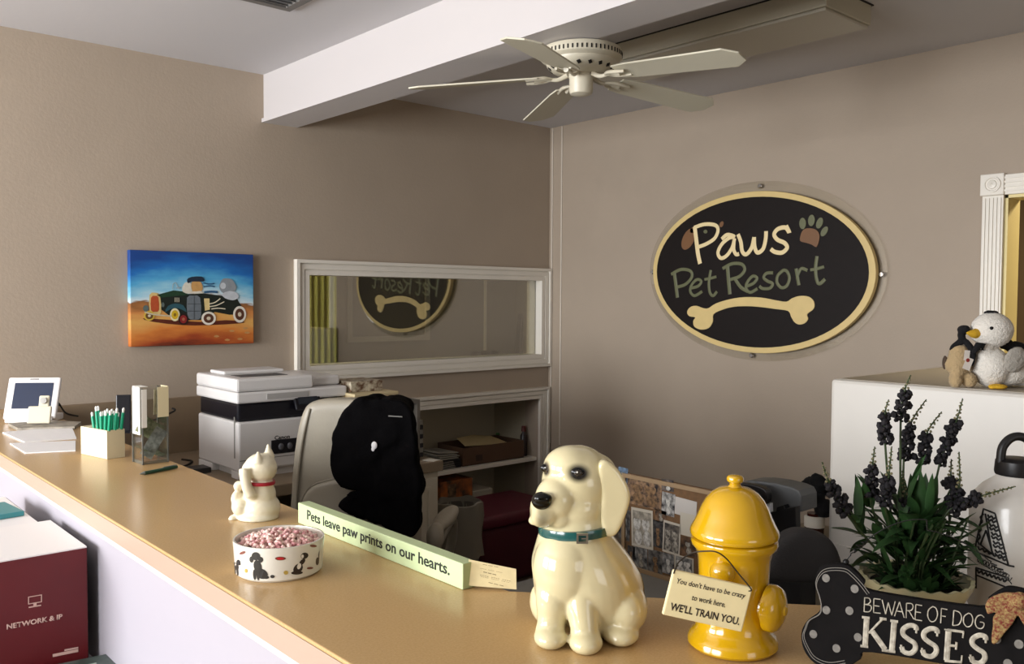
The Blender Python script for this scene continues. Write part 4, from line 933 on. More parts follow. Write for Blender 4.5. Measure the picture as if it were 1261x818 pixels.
# ------------------------------------------------------------------ hydrant
ph = on_z(902, 795, CT); hd_ = (ph-CAM).dot(FH); K2 = hd_/F/2.839
M_y = mat('yellow_glaze', '#c6990b', .14, spec=.6, coat=.7, var=.05, vscale=25)
hy = local_thing('hydrant_figurine', 'glossy yellow ceramic fire hydrant jar with domed lid on the counter', 'figurine', ph)
zz = lambda y: (745-y)*K2
b = MB(); b.lathe([(0, .0002), (140*K2, .0002), (152*K2, .002), (158*K2, zz(730)), (156*K2, zz(712)), (146*K2, zz(696)), (132*K2, zz(682)), (124*K2, zz(655)), (121*K2, zz(600)), (122*K2, zz(480)), (125*K2, zz(430)), (133*K2, zz(400)), (147*K2, zz(385)), (151*K2, zz(372)), (149*K2, zz(362)), (138*K2, zz(358)), (0, zz(358))], seg=72)
b.build('jar', M_y, hy, True)
b = MB(); b.lathe([(0, zz(356)), (140*K2, zz(356)), (141*K2, zz(352)), (152*K2, zz(348)), (154*K2, zz(338)), (151*K2, zz(326)), (140*K2, zz(306)), (128*K2, zz(280)), (116*K2, zz(250)), (100*K2, zz(222)), (80*K2, zz(199)), (56*K2, zz(184)), (24*K2, zz(177)), (19*K2, zz(170)), (20*K2, zz(164)), (28*K2, zz(158)), (30*K2, zz(148)), (26*K2, zz(140)), (14*K2, zz(136)), (0, zz(135))], seg=72)
b.build('lid', M_y, hy, True)
ang = math.radians(-38)
b = MB(); R = rotm(0, 0, ang) @ rotm(0, pi/2, 0); zc_ = zz(580)
b.lathe([(0, 90*K2), (52*K2, 90*K2), (55*K2, 118*K2), (80*K2, 128*K2), (80*K2, 150*K2), (70*K2, 168*K2), (40*K2, 182*K2), (18*K2, 186*K2), (14*K2, 192*K2), (0, 194*K2)], (0, 0, zc_), 40, R); b.build('side_cap', M_y, hy, True)
b = MB(); a2 = math.radians(-122); b.lathe([(0, 100*K2), (40*K2, 100*K2), (43*K2, 120*K2), (41*K2, 138*K2), (30*K2, 152*K2), (0, 160*K2)], (0, 0, zz(452)), 36, rotm(0, 0, a2) @ rotm(0, pi/2, 0)); b.build('front_bolt', M_y, hy, True)
# hanging plaque
pq = ph-FH*(.080); Mq = plane(pq, -FH+RT*.05, None); pc1 = Plot(Mq, 620, 530, 2.839)
A, B, C_, D_ = pc1(583, 484), pc1(858, 546), pc1(843, 706), pc1(563, 644)
cen = ((A[0]+B[0]+C_[0]+D_[0])/4, (A[1]+B[1]+C_[1]+D_[1])/4); an = math.atan2(B[1]-A[1], B[0]-A[0])
wq = (math.hypot(B[0]-A[0], B[1]-A[1])+math.hypot(C_[0]-D_[0], C_[1]-D_[1]))/2; hq = (math.hypot(A[0]-D_[0], A[1]-D_[1])+math.hypot(B[0]-C_[0], B[1]-C_[1]))/2
plq = thing('hanging_plaque', 'small cream joke plaque hanging by wire from the yellow hydrant', 'sign', M=Mq @ Matrix.Translation((cen[0], cen[1], 0)) @ Matrix.Rotation(an, 4, 'Z'))
b = MB(); b.box((0, 0, 0), (wq, hq, .006), None, .0018, 2); b.build('board', mat('plaque_cream', '#e9d9a8', .5, var=.04, vscale=50), plq)
Mtx = mat('plaque_ink', '#2a2119', .6)
for s_, w_2, h_2, x_, y_, bo in (("You don't have to be crazy", .86, .15, -.43, .20, .004), ("to work here.", .42, .12, -.20, -.05, .004), ("WE'LL TRAIN YOU.", .87, .17, -.43, -.36, .018)):
    b = MB(); b.text(s_, Matrix.Translation((x_*wq, y_*hq, .0031)), w_2*wq, h_2*hq, 0, .0003, bold=bo, shear=.12 if bo < .01 else 0); b.build('plaque_lettering', Mtx, plq)
b = MB(); loc = lambda x, y, dz=0: (Matrix.Rotation(-an, 3, 'Z') @ Vector((pc1(x, y)[0]-cen[0], pc1(x, y)[1]-cen[1], 0)))+Vector((0, 0, dz))
b.tube(smoothline([loc(592, 498, .004), loc(615, 462, -.002), loc(660, 432, -.002), loc(700, 418, 0.006), loc(735, 416, .012), loc(775, 445, .006), loc(820, 500, .004), loc(862, 552, .004), loc(852, 560, .002)], 6), .0009, 6)
b.build('wire', mat('wire_dark', '#3a332a', .4, metal=.6), plq, True)
# ------------------------------------------------------------------ green message block
sb1, sb0 = on_z(571, 727, CT), on_z(372, 647, CT)
sxm = (sb1.x+sb0.x)/2; sy0, sy1 = sb1.y, sb0.y+.02
hs = on_plane(571, 695, (sxm, sy0, 0), FH).z-CT
blk = thing('message_block', 'long pale green wooden block sign with black lettering on the counter', 'sign', (sxm, (sy0+sy1)/2, CT+.0004))
M_gr = mat('pale_green', '#bccb9c', .55, var=.05, vscale=30)
b = MB(); b.box((.0125, 0, hs/2), (.025, sy1-sy0, hs), None, .0012); b.build('block', M_gr, blk)
b = MB(); PX_ = plane((-.0003, 0, 0), (-1, 0, 0)); Lb = sy1-sy0
plz = Plot(plane((sxm-.0003, 0, 0), (-1, 0, 0)), 340, 440, 3.147)
ta, tb = plz(137, 640), plz(632, 815)
uA = -( (sy0+sy1)/2 ); 
b.text('Pets leave paw prints on our hearts.', PX_ @ Matrix.Translation((-Lb/2+.036*Lb/.5*1.0, hs*.22, 0)), Lb*.865, hs*.60, 0, .0004, bold=.012)
b.build('block_lettering', mat('ink_black', '#20241f', .6), blk)
# business card leaning behind the block end
bc0 = on_z(636, 727, CT); cdp = (bc0-CAM).dot(FH)
Pq = plane(gpos(612, cdp+.0, CT), -FH-RT*.12+UZ*.10, None); pbk = Plot(Pq, 560, 670, 10.51)
crd = thing('business_card', 'cream business card propped up between the green block and the dog', 'card', M=Pq)
cq = pbk.l([(180, 200), (795, 325), (800, 590), (180, 540)]); b = MB(); b.prism(ccw(cq), -.0004, .0004); cc = b.build('card_stock', mat('card_cream', '#dac99a', .6, var=.1, vscale=60), crd)
b = MB()
for s_, xa, xb2, y, dy, h_ in (('FRONT DESK', 350, 580, 275, 32, 24), ('SUMMERLY', 360, 550, 385, 30, 38), ('CALL FOR INFO', 430, 650, 520, 38, 26)):
    pass
for (xa, ya, xb2, yb2, w_2) in ((350, 262, 580, 305, 5), (310, 310, 640, 378, 3), (360, 360, 550, 405, 9), (300, 395, 760, 490, 4), (310, 415, 740, 508, 3), (425, 495, 650, 550, 7)):
    n_ = 16
    for kk in range(n_):
        if (kk*7+xa) % 5 == 0: continue
        t1, t2 = kk/n_, (kk+.7)/n_; stroke(b, pbk, [(xa+(xb2-xa)*t1, ya+(yb2-ya)*t1), (xa+(xb2-xa)*t2, ya+(yb2-ya)*t2)], w_2*.00006, .0006, .0002, 1, 5)
b.build('printed_lines', mat('card_ink', '#5a452a', .6), crd)
# ------------------------------------------------------------------ dog bowl
pbw = on_z(344, 702, CT); db = (pbw-CAM).dot(FH); KB = db/F/3.894; rbw = 215*KB
bw = local_thing('dog_bowl', 'round white ceramic dog bowl with painted dogs on the counter edge', 'bowl', pbw)
hb_ = .056
b = MB(); b.lathe([(0, .0003), (rbw*.90, .0003), (rbw*.955, .004), (rbw, hb_-.004), (rbw*.995, hb_), (rbw*.955, hb_), (rbw*.94, hb_-.004), (rbw*.9, .008), (0, .008)], seg=80); b.build('bowl_body', mat('bowl_white', '#dcd7ca', .15, coat=.5), bw, True)
def on_cone(poly, z0, z1, bottom_y=742, top_y=577, cx_=328):
    b = bmesh.new(); vs = []
    for (x, y) in poly:
        s_ = max(-.97, min(.97, (x-cx_)/215)); a = math.asin(s_)
        yb = bottom_y-(1-math.cos(a))*52; yt = top_y-(1-math.cos(a))*62
        f = (yb-y)/(yb-yt); r = rbw*(.953+.05*f)+z0
        vs.append((a, f, r))
    return vs
def decal(name, polys, col, lift=.0004):
    mb = MB()
    for poly in polys:
        vs = on_cone(poly, lift, 0); b = bmesh.new()
        bv = [b.verts.new((v[2]*math.sin(v[0]), -v[2]*math.cos(v[0]), .0+v[1]*hb_)) for v in vs]; b.faces.new(bv); mb.add(b)
    mb.build(name, mat('bowlpaint'+col, col, .3), bw)
E8 = lambda x, y, rx, ry, a=0: ellpts(x, y, rx, ry, 14, a)
decal('painted_poodle', [E8(275, 612, 22, 20), E8(252, 628, 11, 15), E8(298, 628, 12, 14), E8(282, 660, 20, 30, -.2), E8(300, 695, 32, 24, .4), E8(265, 700, 9, 26), E8(283, 705, 8, 22), E8(322, 712, 14, 8)], '#34322f')
decal('painted_scottie', [E8(150, 665, 22, 18, .3), E8(172, 645, 15, 14), E8(180, 652, 8, 6), E8(136, 688, 8, 20), E8(160, 690, 8, 22), E8(132, 660, 7, 16, -.3)], '#23262c')
decal('painted_beagle', [E8(462, 672, 18, 26, .4), E8(478, 640, 9, 18, .5), E8(486, 610, 14, 16, .5), E8(458, 692, 24, 9)], '#2c2320')
decal('painted_beagle_chest', [E8(466, 660, 8, 15, .2), E8(478, 612, 5, 9)], '#e8e2d6', .0007)
decal('painted_terrier', [E8(540, 610, 6, 30), E8(532, 640, 5, 20)], '#4a3a30')
for _e in (E8(203, 597, 20, 7, -.3), E8(388, 622, 24, 9), E8(516, 562, 12, 7, .2), E8(508, 672, 12, 6)): decal('painted_bone', [_e], '#7a4438')
decal('painted_red_dot', [E8(388, 622, 16, 6)], '#b8232a', .0007)
decal('painted_ball', [E8(219, 683, 9, 10)], '#b79c4c'); decal('painted_ball', [E8(412, 690, 10, 10)], '#b79c4c'); decal('painted_ball', [E8(352, 708, 10, 8)], '#3c3a38')
b = MB(); random.seed(11)
for i in range(520):
    a = random.uniform(0, 2*pi); r = rbw*.90*math.sqrt(random.random()); z = hb_-.016+.020*(1-(r/rbw)**2)+random.uniform(-.003, .004)
    b.ell((r*math.cos(a), r*math.sin(a), z), (random.uniform(.0035, .006), random.uniform(.003, .005), .0035), rotm(random.random(), random.random(), random.random()*3), 1)
b.ell((0, 0, hb_-.022), (rbw*.86, rbw*.86, .018), None, 3)
cn = b.build('bowl_filling', mat('pink_filling', '#d9969a', .7, vscale=85, col2='#f0dccb'), None, 'all'); cn.matrix_basis = bw.matrix_basis.copy()
tag(cn, 'pink and white shredded filling heaped in the dog bowl', 'filling', kind='stuff')
# ------------------------------------------------------------------ lucky cat
pct = on_z(316, 638, CT); dc = (pct-CAM).dot(FH); KC = dc/F/3.894
cat = local_thing('cat_figurine', 'cream beckoning cat figurine with red collar standing behind the dog bowl', 'figurine', pct)
def Cc(x, z, y=0): return Vector(((x-218)*KC, y*KC, (432-z)*KC))
def ce(mb, x, z, y, rx, rz_, ry, rot=None): mb.ell(Cc(x, z, y), (rx*KC, ry*KC, rz_*KC), rot, 3)
b = MB()
ce(b, 235, 385, 10, 95, 78, 88); ce(b, 232, 320, 5, 78, 80, 72); ce(b, 225, 425, 0, 100, 32, 92); ce(b, 235, 270, 0, 66, 50, 58)
ce(b, 238, 190, 0, 80, 74, 74); ce(b, 195, 200, -6, 46, 52, 50); ce(b, 172, 215, 0, 26, 24, 34)
for (x, z, x2, z2, yy) in ((240, 140, 240, 98, -45), (272, 128, 266, 76, 30)):
    b.tube([Cc(x, z+15, yy), Cc(x2, z2, yy)], [30*KC, 5*KC], 14)
b.tube(smoothline([Cc(212, 305, -72), Cc(196, 260, -82), Cc(186, 205, -80), Cc(184, 178, -74)], 4), [28*KC, 25*KC, 26*KC, 28*KC], 14); ce(b, 214, 305, -66, 28, 24, 28)
ce(b, 135, 275, -10, 24, 26, 30); ce(b, 150, 262, -20, 14, 14, 16); ce(b, 128, 335, -10, 28, 40, 44); ce(b, 150, 370, -20, 46, 50, 50); ce(b, 112, 432, -25, 22, 22, 26); ce(b, 128, 436, 30, 26, 20, 30)
co_ = organic(b, 'cat_body', mat('cat_glaze', '#ded5bb', .3, coat=.25), cat, .0022, 7)
for v in co_.data.vertices: v.co.z = max(v.co.z, .0003)
b = MB(); b.lathe([(56*KC, -7*KC), (68*KC, -7*KC), (70*KC, 0), (67*KC, 8*KC), (56*KC, 8*KC)], Cc(238, 257, 0), 36, rotm(0, .05, 0)); b.build('collar', mat('red_collar', '#a3182a', .4), cat, True)
b = MB(); e_, n_ = surf(co_, 0, 0) if False else (Cc(168, 192, -28), None); b.ell(e_, (.002, .003, .002), None, 2); b.build('eye', M_gb, cat, True)
# ------------------------------------------------------------------ loose pen
q1, q2 = on_z(172, 584, CT+.005), on_z(218, 575, CT+.005)
pen = thing('pen', 'green ballpoint pen lying alone on the counter before the clear box', 'pen', (q1+q2)/2)
pq0, pq1 = q1-(q1+q2)/2, q2-(q1+q2)/2
b = MB(); d_ = (pq1-pq0); b.tube([pq0+d_*.12, pq0+d_*.9, pq1], [.0046, .0046, .0035], 14); b.build('barrel', mat('pen_green', '#1c4a36', .3), pen, True)
b = MB(); b.tube([pq0, pq0+d_*.12], [.0008, .0045], 12); b.build('tip', mat('pen_tip', '#8d9490', .3, metal=.6), pen, True)
b = MB(); b.tube([pq1+Vector((0, 0, .0055)), pq0+d_*.62+Vector((0, 0, .0055))], .0011, 6); b.build('clip', mat('pen_tip', '#8d9490', .3, metal=.6), pen, True)
# ------------------------------------------------------------------ pen box with pens
pb0, pb1, pb2 = on_z(132, 566, CT), on_z(94, 560, CT), on_z(155, 563, CT)
hbx = on_plane(132, 531, pb0, FH).z-CT
bxl = (pb1-pb0).length; bxw = (pb2-pb0).length; BR = (math.atan2(pb1.y-pb0.y, pb1.x-pb0.x)-pi/2+math.atan2(pb2.y-pb0.y, pb2.x-pb0.x))/2
bcen = pb0+Matrix.Rotation(BR, 3, 'Z') @ Vector((bxw/2, bxl/2, 0))
px_ = thing('pen_box', 'square cream pen box full of green pens at the far end of the counter', 'pen holder', (bcen.x, bcen.y, CT+.0004), BR)
b = MB(); r_ = rect(-bxw/2, bxw/2, -bxl/2, bxl/2); b.ring(r_, off(r_, .006), 0, hbx); b.prism(off(r_, .006), 0, .006)
b.prism([(-bxw/2+.006, bxl*.02), (bxw/2-.006, bxl*.02), (bxw/2-.006, bxl/2-.006), (-bxw/2+.006, bxl/2-.006)], .006, hbx-.001)
b.build('box_body', mat('box_cream', '#e2d6b4', .5), px_)
random.seed(5); MG = mat('pen_mint', '#159a74', .35)
for i in range(15):
    gx, gy = i % 3, i // 3
    tx, ty = (gx-1)*.0165, -bxl*.46+.012+gy*.0125
    top = Vector(((gx-1)*.0185, ty+(gy-2)*.010+random.uniform(-.001, .001), 0))
    lean = (Vector((top.x-tx, top.y-ty, .10))).normalized(); p0 = px_.matrix_basis @ Vector((tx, ty, .0072))
    o = thing('pen', 'mint green pen with white tip standing in the cream pen box', 'pen', p0, BR, 'green pens standing in the cream box')
    Lp = random.uniform(.115, .136)
    b = MB(); b.tube([(0, 0, 0), lean*Lp*.9], .0042, 10); b.build('barrel', MG, o, True)
    b = MB(); b.tube([lean*Lp*.9, lean*Lp*.97, lean*Lp], [.0032, .0036, .002], 10); b.build('tip', mat('pen_white', '#e6e6e0', .4), o, True)
# ------------------------------------------------------------------ clear donation box
dn = 2.49; pdn = on_z(188, 571, CT); W1 = .105; H1 = at_depth(180, 478, (pdn-CAM).dot(FH)).z-CT
a0_, a1_, a2_ = on_z(176, 573, CT), on_z(163, 568, CT), on_z(207, 569, CT)
bx = thing('donation_box', 'tall clear acrylic box holding dollar bills, on the counter', 'box', (a0_.x, a0_.y, CT+.0004), math.atan2(a2_.y-a0_.y, a2_.x-a0_.x))
wd = (a2_-a0_).length; dp = .065; MC = glass('clear_acrylic', '#fbfcfb', .04)
for nm, c, s_ in (('front_panel', (wd/2, 0, H1/2), (wd, .003, H1)), ('back_panel', (wd/2, dp, H1/2), (wd, .003, H1)), ('side_panel', (0, dp/2, H1/2), (.003, dp-.004, H1)), ('side_panel', (wd, dp/2, H1/2), (.003, dp-.004, H1))):
    b = MB(); b.box(c, s_); b.build(nm, MC, bx)
b = MB(); b.box((wd/2, dp/2, .004), (wd-.004, dp-.004, .008)); b.build('base_panel', mat('acrylic_base', '#a5a59c', .1, trans=.5), bx)
b = MB(); 
for x in (0, wd): 
    for y in (0, dp): b.box((x, y, H1/2), (.0035, .0035, H1))
b.build('edge', mat('acrylic_edge', '#7e7f78', .2, trans=.4), bx)
Mbx = bx.matrix_basis
def placed(name, lab, cat_, m, fn, group=None, **k):
    o = thing(name, lab, cat_, M=Mbx.copy(), group=group); b = MB(); fn(b); bb_ = b
    ob = bb_.build(name+'_sheet', m, None, k.get('smooth', False)); bpy.data.objects.remove(o)
    ob.name = name; ob.matrix_basis = Mbx.copy(); return tag(ob, lab, cat_, group)
def curved(b, w, h, M, bend):
    bm_ = bmesh.new(); n = 10; R = []
    for i in range(n+1):
        x = (i/n-.5)*w; z = bend*math.cos(i/n*pi*1.3)
        R.append((bm_.verts.new((x, -h/2, z)), bm_.verts.new((x, h/2, z))))
    for a, c in zip(R, R[1:]): bm_.faces.new((a[0], c[0], c[1], a[1]))
    r = bmesh.ops.solidify(bm_, geom=bm_.faces[:], thickness=.0006); b.add(bm_, M)
M_bill = mat('bill_green', '#b9bd9f', .6, vscale=90, col2='#7f8a6a'); M_bill2 = mat('bill_grey', '#c9ccc9', .6, vscale=90, col2='#8f958f')
placed('dollar_bill', 'folded green dollar bill in the upper middle of the clear box', 'banknote', M_bill, lambda b: curved(b, .075, .05, Matrix.Translation((wd*.45, dp*.42, H1*.45)) @ rotm(pi/2-.2, .55, 0), .006))
placed('dollar_bill', 'pale dollar bill standing on edge in the clear box', 'banknote', M_bill2, lambda b: curved(b, .085, .036, Matrix.Translation((wd*.56, dp*.30, H1*.26)) @ rotm(pi/2-.1, -.95, 0), .004))
placed('dollar_bill', 'crumpled green bill at the bottom of the clear box', 'banknote', M_bill, lambda b: curved(b, .07, .045, Matrix.Translation((wd*.5, dp*.5, .030)) @ rotm(.25, .1, .3), .008))
placed('paper_slip', 'white paper slip hung over the left edge of the clear box', 'paper', mat('slip_white', '#efece4', .6), lambda b: (b.box((-.0045, dp*.45, H1*.70), (.001, dp*.75, H1*.62)), b.box((.006, dp*.45, H1+.004), (.022, dp*.75, .001)), b.box((.003, -.004, H1*.74), (.014, .001, H1*.5))))
placed('paper_slip', 'cream paper slips hung over the right edge of the clear box', 'paper', mat('slip_cream', '#e3d6ae', .6), lambda b: (b.box((wd+.004, dp*.45, H1*.80), (.001, dp*.7, H1*.42)), b.box((wd-.014, -.004, H1*.81), (.030, .001, H1*.40)), b.prism([(wd-.01, 0), (wd+.03, .01), (wd+.012, .07), (wd-.008, .07)], .0, .001, Matrix.Translation((0, dp+.004, H1*.6)) @ rotm(pi/2, 0, 0))))
# black stand between pen box and donation box
b = MB(); p1 = gpos(153, 2.86, CT+.0004); b.box((0, 0, .066), (.045, .012, .12), rotm(-.12, 0, 0), .003); b.box((0, .02, .004), (.04, .06, .008)); b.bm.transform(Matrix.Rotation(RZ+.3, 4, 'Z')); b.bm.transform(Matrix.Translation(p1)); lone(b, 'card_stand', mat('stand_black', '#1b1b20', .3), 'black card stand behind the green pens and the clear box', 'stand')
# ------------------------------------------------------------------ papers
def sheet(name, lab, px, th=.0012, z=0, m=None, group=None, cat_='paper'):
    P = [on_z(x, y, CT+z) for x, y in px]; b = MB(); b.prism(ccw([(p.x, p.y) for p in P]), CT+z+.0003, CT+z+th)
    return lone(b, name, m or mat('bright_paper', '#eeeceb', .6), lab, cat_, group)
sheet('paper_stack', 'stack of white printed sheets at the far left end of the counter', [(12, 547), (93, 544), (93, 556), (31, 559)], .003)
sheet('paper_sheet', 'white printed sheet with faint lines behind the front stack', [(3, 534), (88, 526), (94, 541), (30, 546)], .0045)
sheet('paper_pile', 'grey and cream papers lying in front of the screen phone', [(10, 525), (60, 521), (100, 523), (92, 529), (22, 531)], .010, 0, mat('grey_paper2', '#a89f90', .6, vscale=40, col2='#7b7569'))
# ------------------------------------------------------------------ screen phone
dv = 3.72; pv = gpos(36, dv, CT)
pv = Vector((on_z(36, 521, CT).x, min(on_z(36, 521, CT).y, YA-.13), CT+.0005))
dv = (pv-CAM).dot(FH); KV = dv/F/5.1125
ph_ = thing('screen_phone', 'white desk terminal with tilted dark blue screen at the far end of the counter', 'phone', pv, RZ+.12)
b = MB(); Mt = rotm(math.radians(-22), 0, 0)
wv, hv = 62*5.1*KV, 54*5.1*KV
b.box((0, 0, hv/2+.012), (wv, .018, hv), None, .006); b.bm.transform(Mt); b.build('housing', mat('device_white', '#e6e2df', .35), ph_)
b = MB(); b.box((.002, -.0095, hv*.55+.012), (wv*.74, .002, hv*.62)); b.bm.transform(Mt); b.build('screen', mat('screen_blue', '#1b2740', .1, spec=.6), ph_)
b = MB(); b.box((0, -.0095, hv+.004), (.03, .001, .005)); b.bm.transform(Mt); b.build('badge', mat('badge_grey', '#8a8784', .4), ph_)
b = MB(); b.box((0, .045, .012), (wv*.9, .11, .024), None, .005); b.build('foot', mat('device_white', '#e6e2df', .35), ph_)
qn = on_z(50, 522, CT+.012); qn = gpos(50, dv-.10, CT+.0125)
tc_ = thing('mini_terminal', 'small cream card gadget with grey window leaning on the screen phone', 'gadget', qn, RZ+.15)
b = MB(); b.box((0, 0, .03), (.075, .012, .06), rotm(-.3, 0, 0), .004); b.box((.012, .012, .075), (.034, .010, .04), rotm(-.3, 0, 0), .004); b.build('shell', mat('gadget_cream', '#cfc7b0', .45), tc_)
b = MB(); b.box((.008, -.004, .022), (.036, .004, .022), rotm(-.3, 0, 0)); b.build('window', mat('gadget_blue', '#43626a', .2), tc_)
b = MB(); b.lathe([(0, 0), (.011, 0), (.011, .004), (0, .005)], (.012, .004, .078), 20, rotm(pi/2-.3, 0, 0)); b.build('dial', mat('dial_grey', '#a9a6a0', .3), tc_, True)
b = MB(); b.tube(smoothline([pv+Vector((.105, .03, .05)), pv+Vector((.11, .05, .055)), pv+Vector((.13, .04, .02)), pv+Vector((.16, .0, .01))], 6), .003, 8); lone(b, 'phone_cable', M_dark, 'short black cable behind the screen phone', 'cable', smooth=True)
# ================================================================== RED BOX AND LEDGE THINGS
xr = CN-.012
rb_ = on_x(107, 673, xr); zt_ = rb_.z; yr0 = rb_.y; yr1 = on_x(62, 641, xr).y
rbx = thing('red_box', 'dark red product box with white top and screen icon against the counter front', 'box', (xr-.15, (yr0+yr1)/2, .7405))
b = MB(); b.bb(xr-.30, xr, yr0, yr1, .7405, zt_-.003, .001); b.build('carton', mat('box_red', '#64161b', .4, var=.12, vscale=9), rbx, world=True)
b = MB(); b.bb(xr-.30, xr, yr0, yr1, zt_-.003, zt_, .0005); b.build('box_top', mat('box_white', '#eeeae8', .5), rbx, world=True)
b = MB(); b.bb(xr, xr+.0008, yr0+.001, yr1, .7405, zt_-.001); b.build('black_edge', M_dark, rbx, world=True)
b = MB(); b.bb(xr-.29, xr-.21, yr0+.05, yr0+.052, zt_, zt_+.0004); b.prism([(xr-.27, yr1-.10), (xr-.235, yr1-.105), (xr-.22, yr1-.09), (xr-.25, yr1-.085)], zt_, zt_+.0005); b.build('top_print', mat('print_grey', '#6b6663', .6), rbx, world=True)
PRB = plane((xr, yr0-.0003, 0), (0, -1, 0)); prb = Plot(PRB, 0, 620, 4.133)
M_pt = mat('print_pale', '#d8b5a8', .5)
b = MB(); fl = MB(); sh = [(143, 476), (213, 464), (213, 503), (143, 515)]; o_ = ccw(prb.l(sh)); cx2 = sum(p[0] for p in o_)/4; cy2 = sum(p[1] for p in o_)/4
fl.ring(o_, [(cx2+(p[0]-cx2)*.88, cy2+(p[1]-cy2)*.8) for p in o_], 0, .0005)
fl.prism(ccw(prb.l([(170, 511), (186, 508), (186, 522), (170, 525)])), 0, .0005); fl.prism(ccw(prb.l([(146, 527), (209, 516), (209, 522), (146, 533)])), 0, .0005)
fl.bm.transform(PRB); fl.build('screen_icon', M_pt, rbx, world=True)
b = MB(); textpx(b, prb, 'NETWORK & IP', (34, 643), (318, 588), 27, 0, .0005, bold=.03); b.bm.transform(PRB); b.build('box_lettering', M_pt, rbx, world=True)
b = MB(); b.prism(ccw(prb.l([(268, 768), (398, 742), (398, 756), (268, 783)])), 0, .0005); b.prism(ccw(prb.l([(328, 744), (398, 731), (398, 739), (328, 753)])), 0, .0005); b.bm.transform(PRB); b.build('small_print', M_pt, rbx, world=True)
# second white parcel and teal book behind
ym0, ym1 = yr1+.006, on_x(7, 614, xr-.02).y
wb_ = thing('white_parcel', 'flat white box behind the red box against the counter front', 'box', (xr-.16, (ym0+ym1)/2, .7405))
b = MB(); b.bb(xr-.32, xr-.022, ym0, ym1, .7405, zt_-.004, .002); b.build('carton', mat('parcel_white', '#eae7e6', .5), wb_, world=True)
b = MB(); b.bb(xr-.0215, xr-.02, ym0+.004, ym1-.01, .75, zt_-.006); b.build('gap_shade_strip', mat('gap_shade_grey', '#5b5a60', .6), wb_, world=True)  # dark strip put in as the shade of the gap beside the parcel
b = MB(); b.bb(-.1, .1, -.07, .07, 0, .012, .002); tb = on_z(8, 630, zt_); b.bm.transform(Matrix.Translation((tb.x-.08, min(tb.y, ym1-.08), zt_-.0036)) @ rotm(0, 0, .1)); lone(b, 'teal_book', mat('teal_cover', '#3f8a90', .4), 'thin teal book on the white box at the far left edge', 'book')
# books in front of the red box
random.seed(4)
zt3 = on_z(128, 806, .87)
hts = [(.20, '#8a8371', 'cream-spined paperback'), (.21, '#3a4a44', 'dark green paperback')]
zb_k = .7405
ybk = on_y(100, 806, yr0-.05)
ztop_b = on_plane(128, 802, (0, yr0-.02, 0), Vector((0, 1, 0))).z
nb = 4; th = (ztop_b-zb_k)/nb
labs = ['lowest magazine in the stack in front of the red box, grey cover', 'second magazine from the bottom of the stack, cream cover', 'pale magazine just under the top dark green one', 'topmost magazine of the stack, dark green cover with pale lettering']
cols = ['#77756c', '#c4bda0', '#d9d4bd', '#35463f']
xe = on_y(138, 806, yr0-.05).x
for i in range(nb):
    t = thing('magazine', labs[i], 'magazine', (xe-.105, yr0-.13, zb_k+i*th+.0003), -.06-.02*i, 'magazines in front of the red box')
    b = MB(); b.bb(-.10, .10, -.10, .10, .001, th-.0015); b.build('pages', mat('pages', '#d8d0b4', .7), t)
    b = MB(); b.bb(-.102, .102, -.102, .102, th-.0015, th-.0005); b.bb(-.102, .102, -.102, .102, 0, .001); b.build('cover', mat('mag'+str(i), cols[i], .35, vscale=40, col2='#55605a' if i == 3 else None), t)
    if i == 3:
        b = MB(); b.text('PET  CARE', Matrix.Translation((-.08, .055, th-.0004)), .14, .02, 0, .0003, bold=.02) if False else b.bb(-.085, .06, .06, .066, th-.0005, th-.0002); b.bb(-.085, .02, .045, .050, th-.0005, th-.0002); b.build('cover_print', mat('print_pale2', '#b9c2b6', .5), t)
# ================================================================== PLUSH TOYS ON THE CABINET
zk1 = zk+.0018
dq = (on_z(1205, 479, zk1)-CAM).dot(FH)+.04; KQ = dq/F/6.818
pq_ = gpos(1140+520/6.818, dq, zk1)
pen_ = local_thing('plush_penguin', 'white plush penguin with yellow beak and black neck band on the cabinet', 'plush toy', pq_)
def Q(x, z, y=0): return Vector(((x-520)*KQ, y*KQ, (735-z)*KQ))
def qe(mb, x, z, y, rx, rz_, ry, rot=None): mb.ell(Q(x, z, y), (rx*KQ, ry*KQ, rz_*KQ), rot, 3)
fz = lambda a, s: (lambda c: a*noise.noise(c*s)+a*.6*noise.noise(c*s*2.3))
M_pl = mat('plush_white', '#e6e0d5', .95, bump=.8, bscale=260, sheen=.3, var=.06, vscale=30); M_plb = mat('plush_black', '#100f12', .95, bump=.6, bscale=260); M_ply = mat('plush_yellow', '#d9ab2c', .85, bump=.5, bscale=260)
b = MB(); qe(b, 520, 250, 0, 168, 150, 150); qe(b, 400, 290, -10, 60, 60, 70); qe(b, 520, 560, 10, 155, 170, 150); qe(b, 680, 590, 60, 200, 140, 160); qe(b, 800, 620, 90, 170, 110, 140); qe(b, 450, 440, 0, 80, 100, 90)
o = organic(b, 'plush_body', M_pl, pen_, .0035, 5, fz(.0016, 150))
for v in o.data.vertices: v.co.z = max(v.co.z, .0004)
b = MB(); b.tube([Q(385, 278, -30), Q(330, 280, -60), Q(262, 272, -85)], [48*KQ, 36*KQ, 8*KQ], 16); organic(b, 'beak', M_ply, pen_, .003, 5)
b = MB(); p_, n_ = surf_ = (None, None); 
def surf2(o, p, d=Vector((0, 1, 0))):
    bpy.context.view_layer.update(); ok, l_, nn, i = o.ray_cast(p, d); return l_ if ok else p
e_ = surf2(o, Q(445, 230, -600)); b.ell(e_, (.0058, .004, .0052), None, 3); b.build('eye', M_gb, pen_, True)
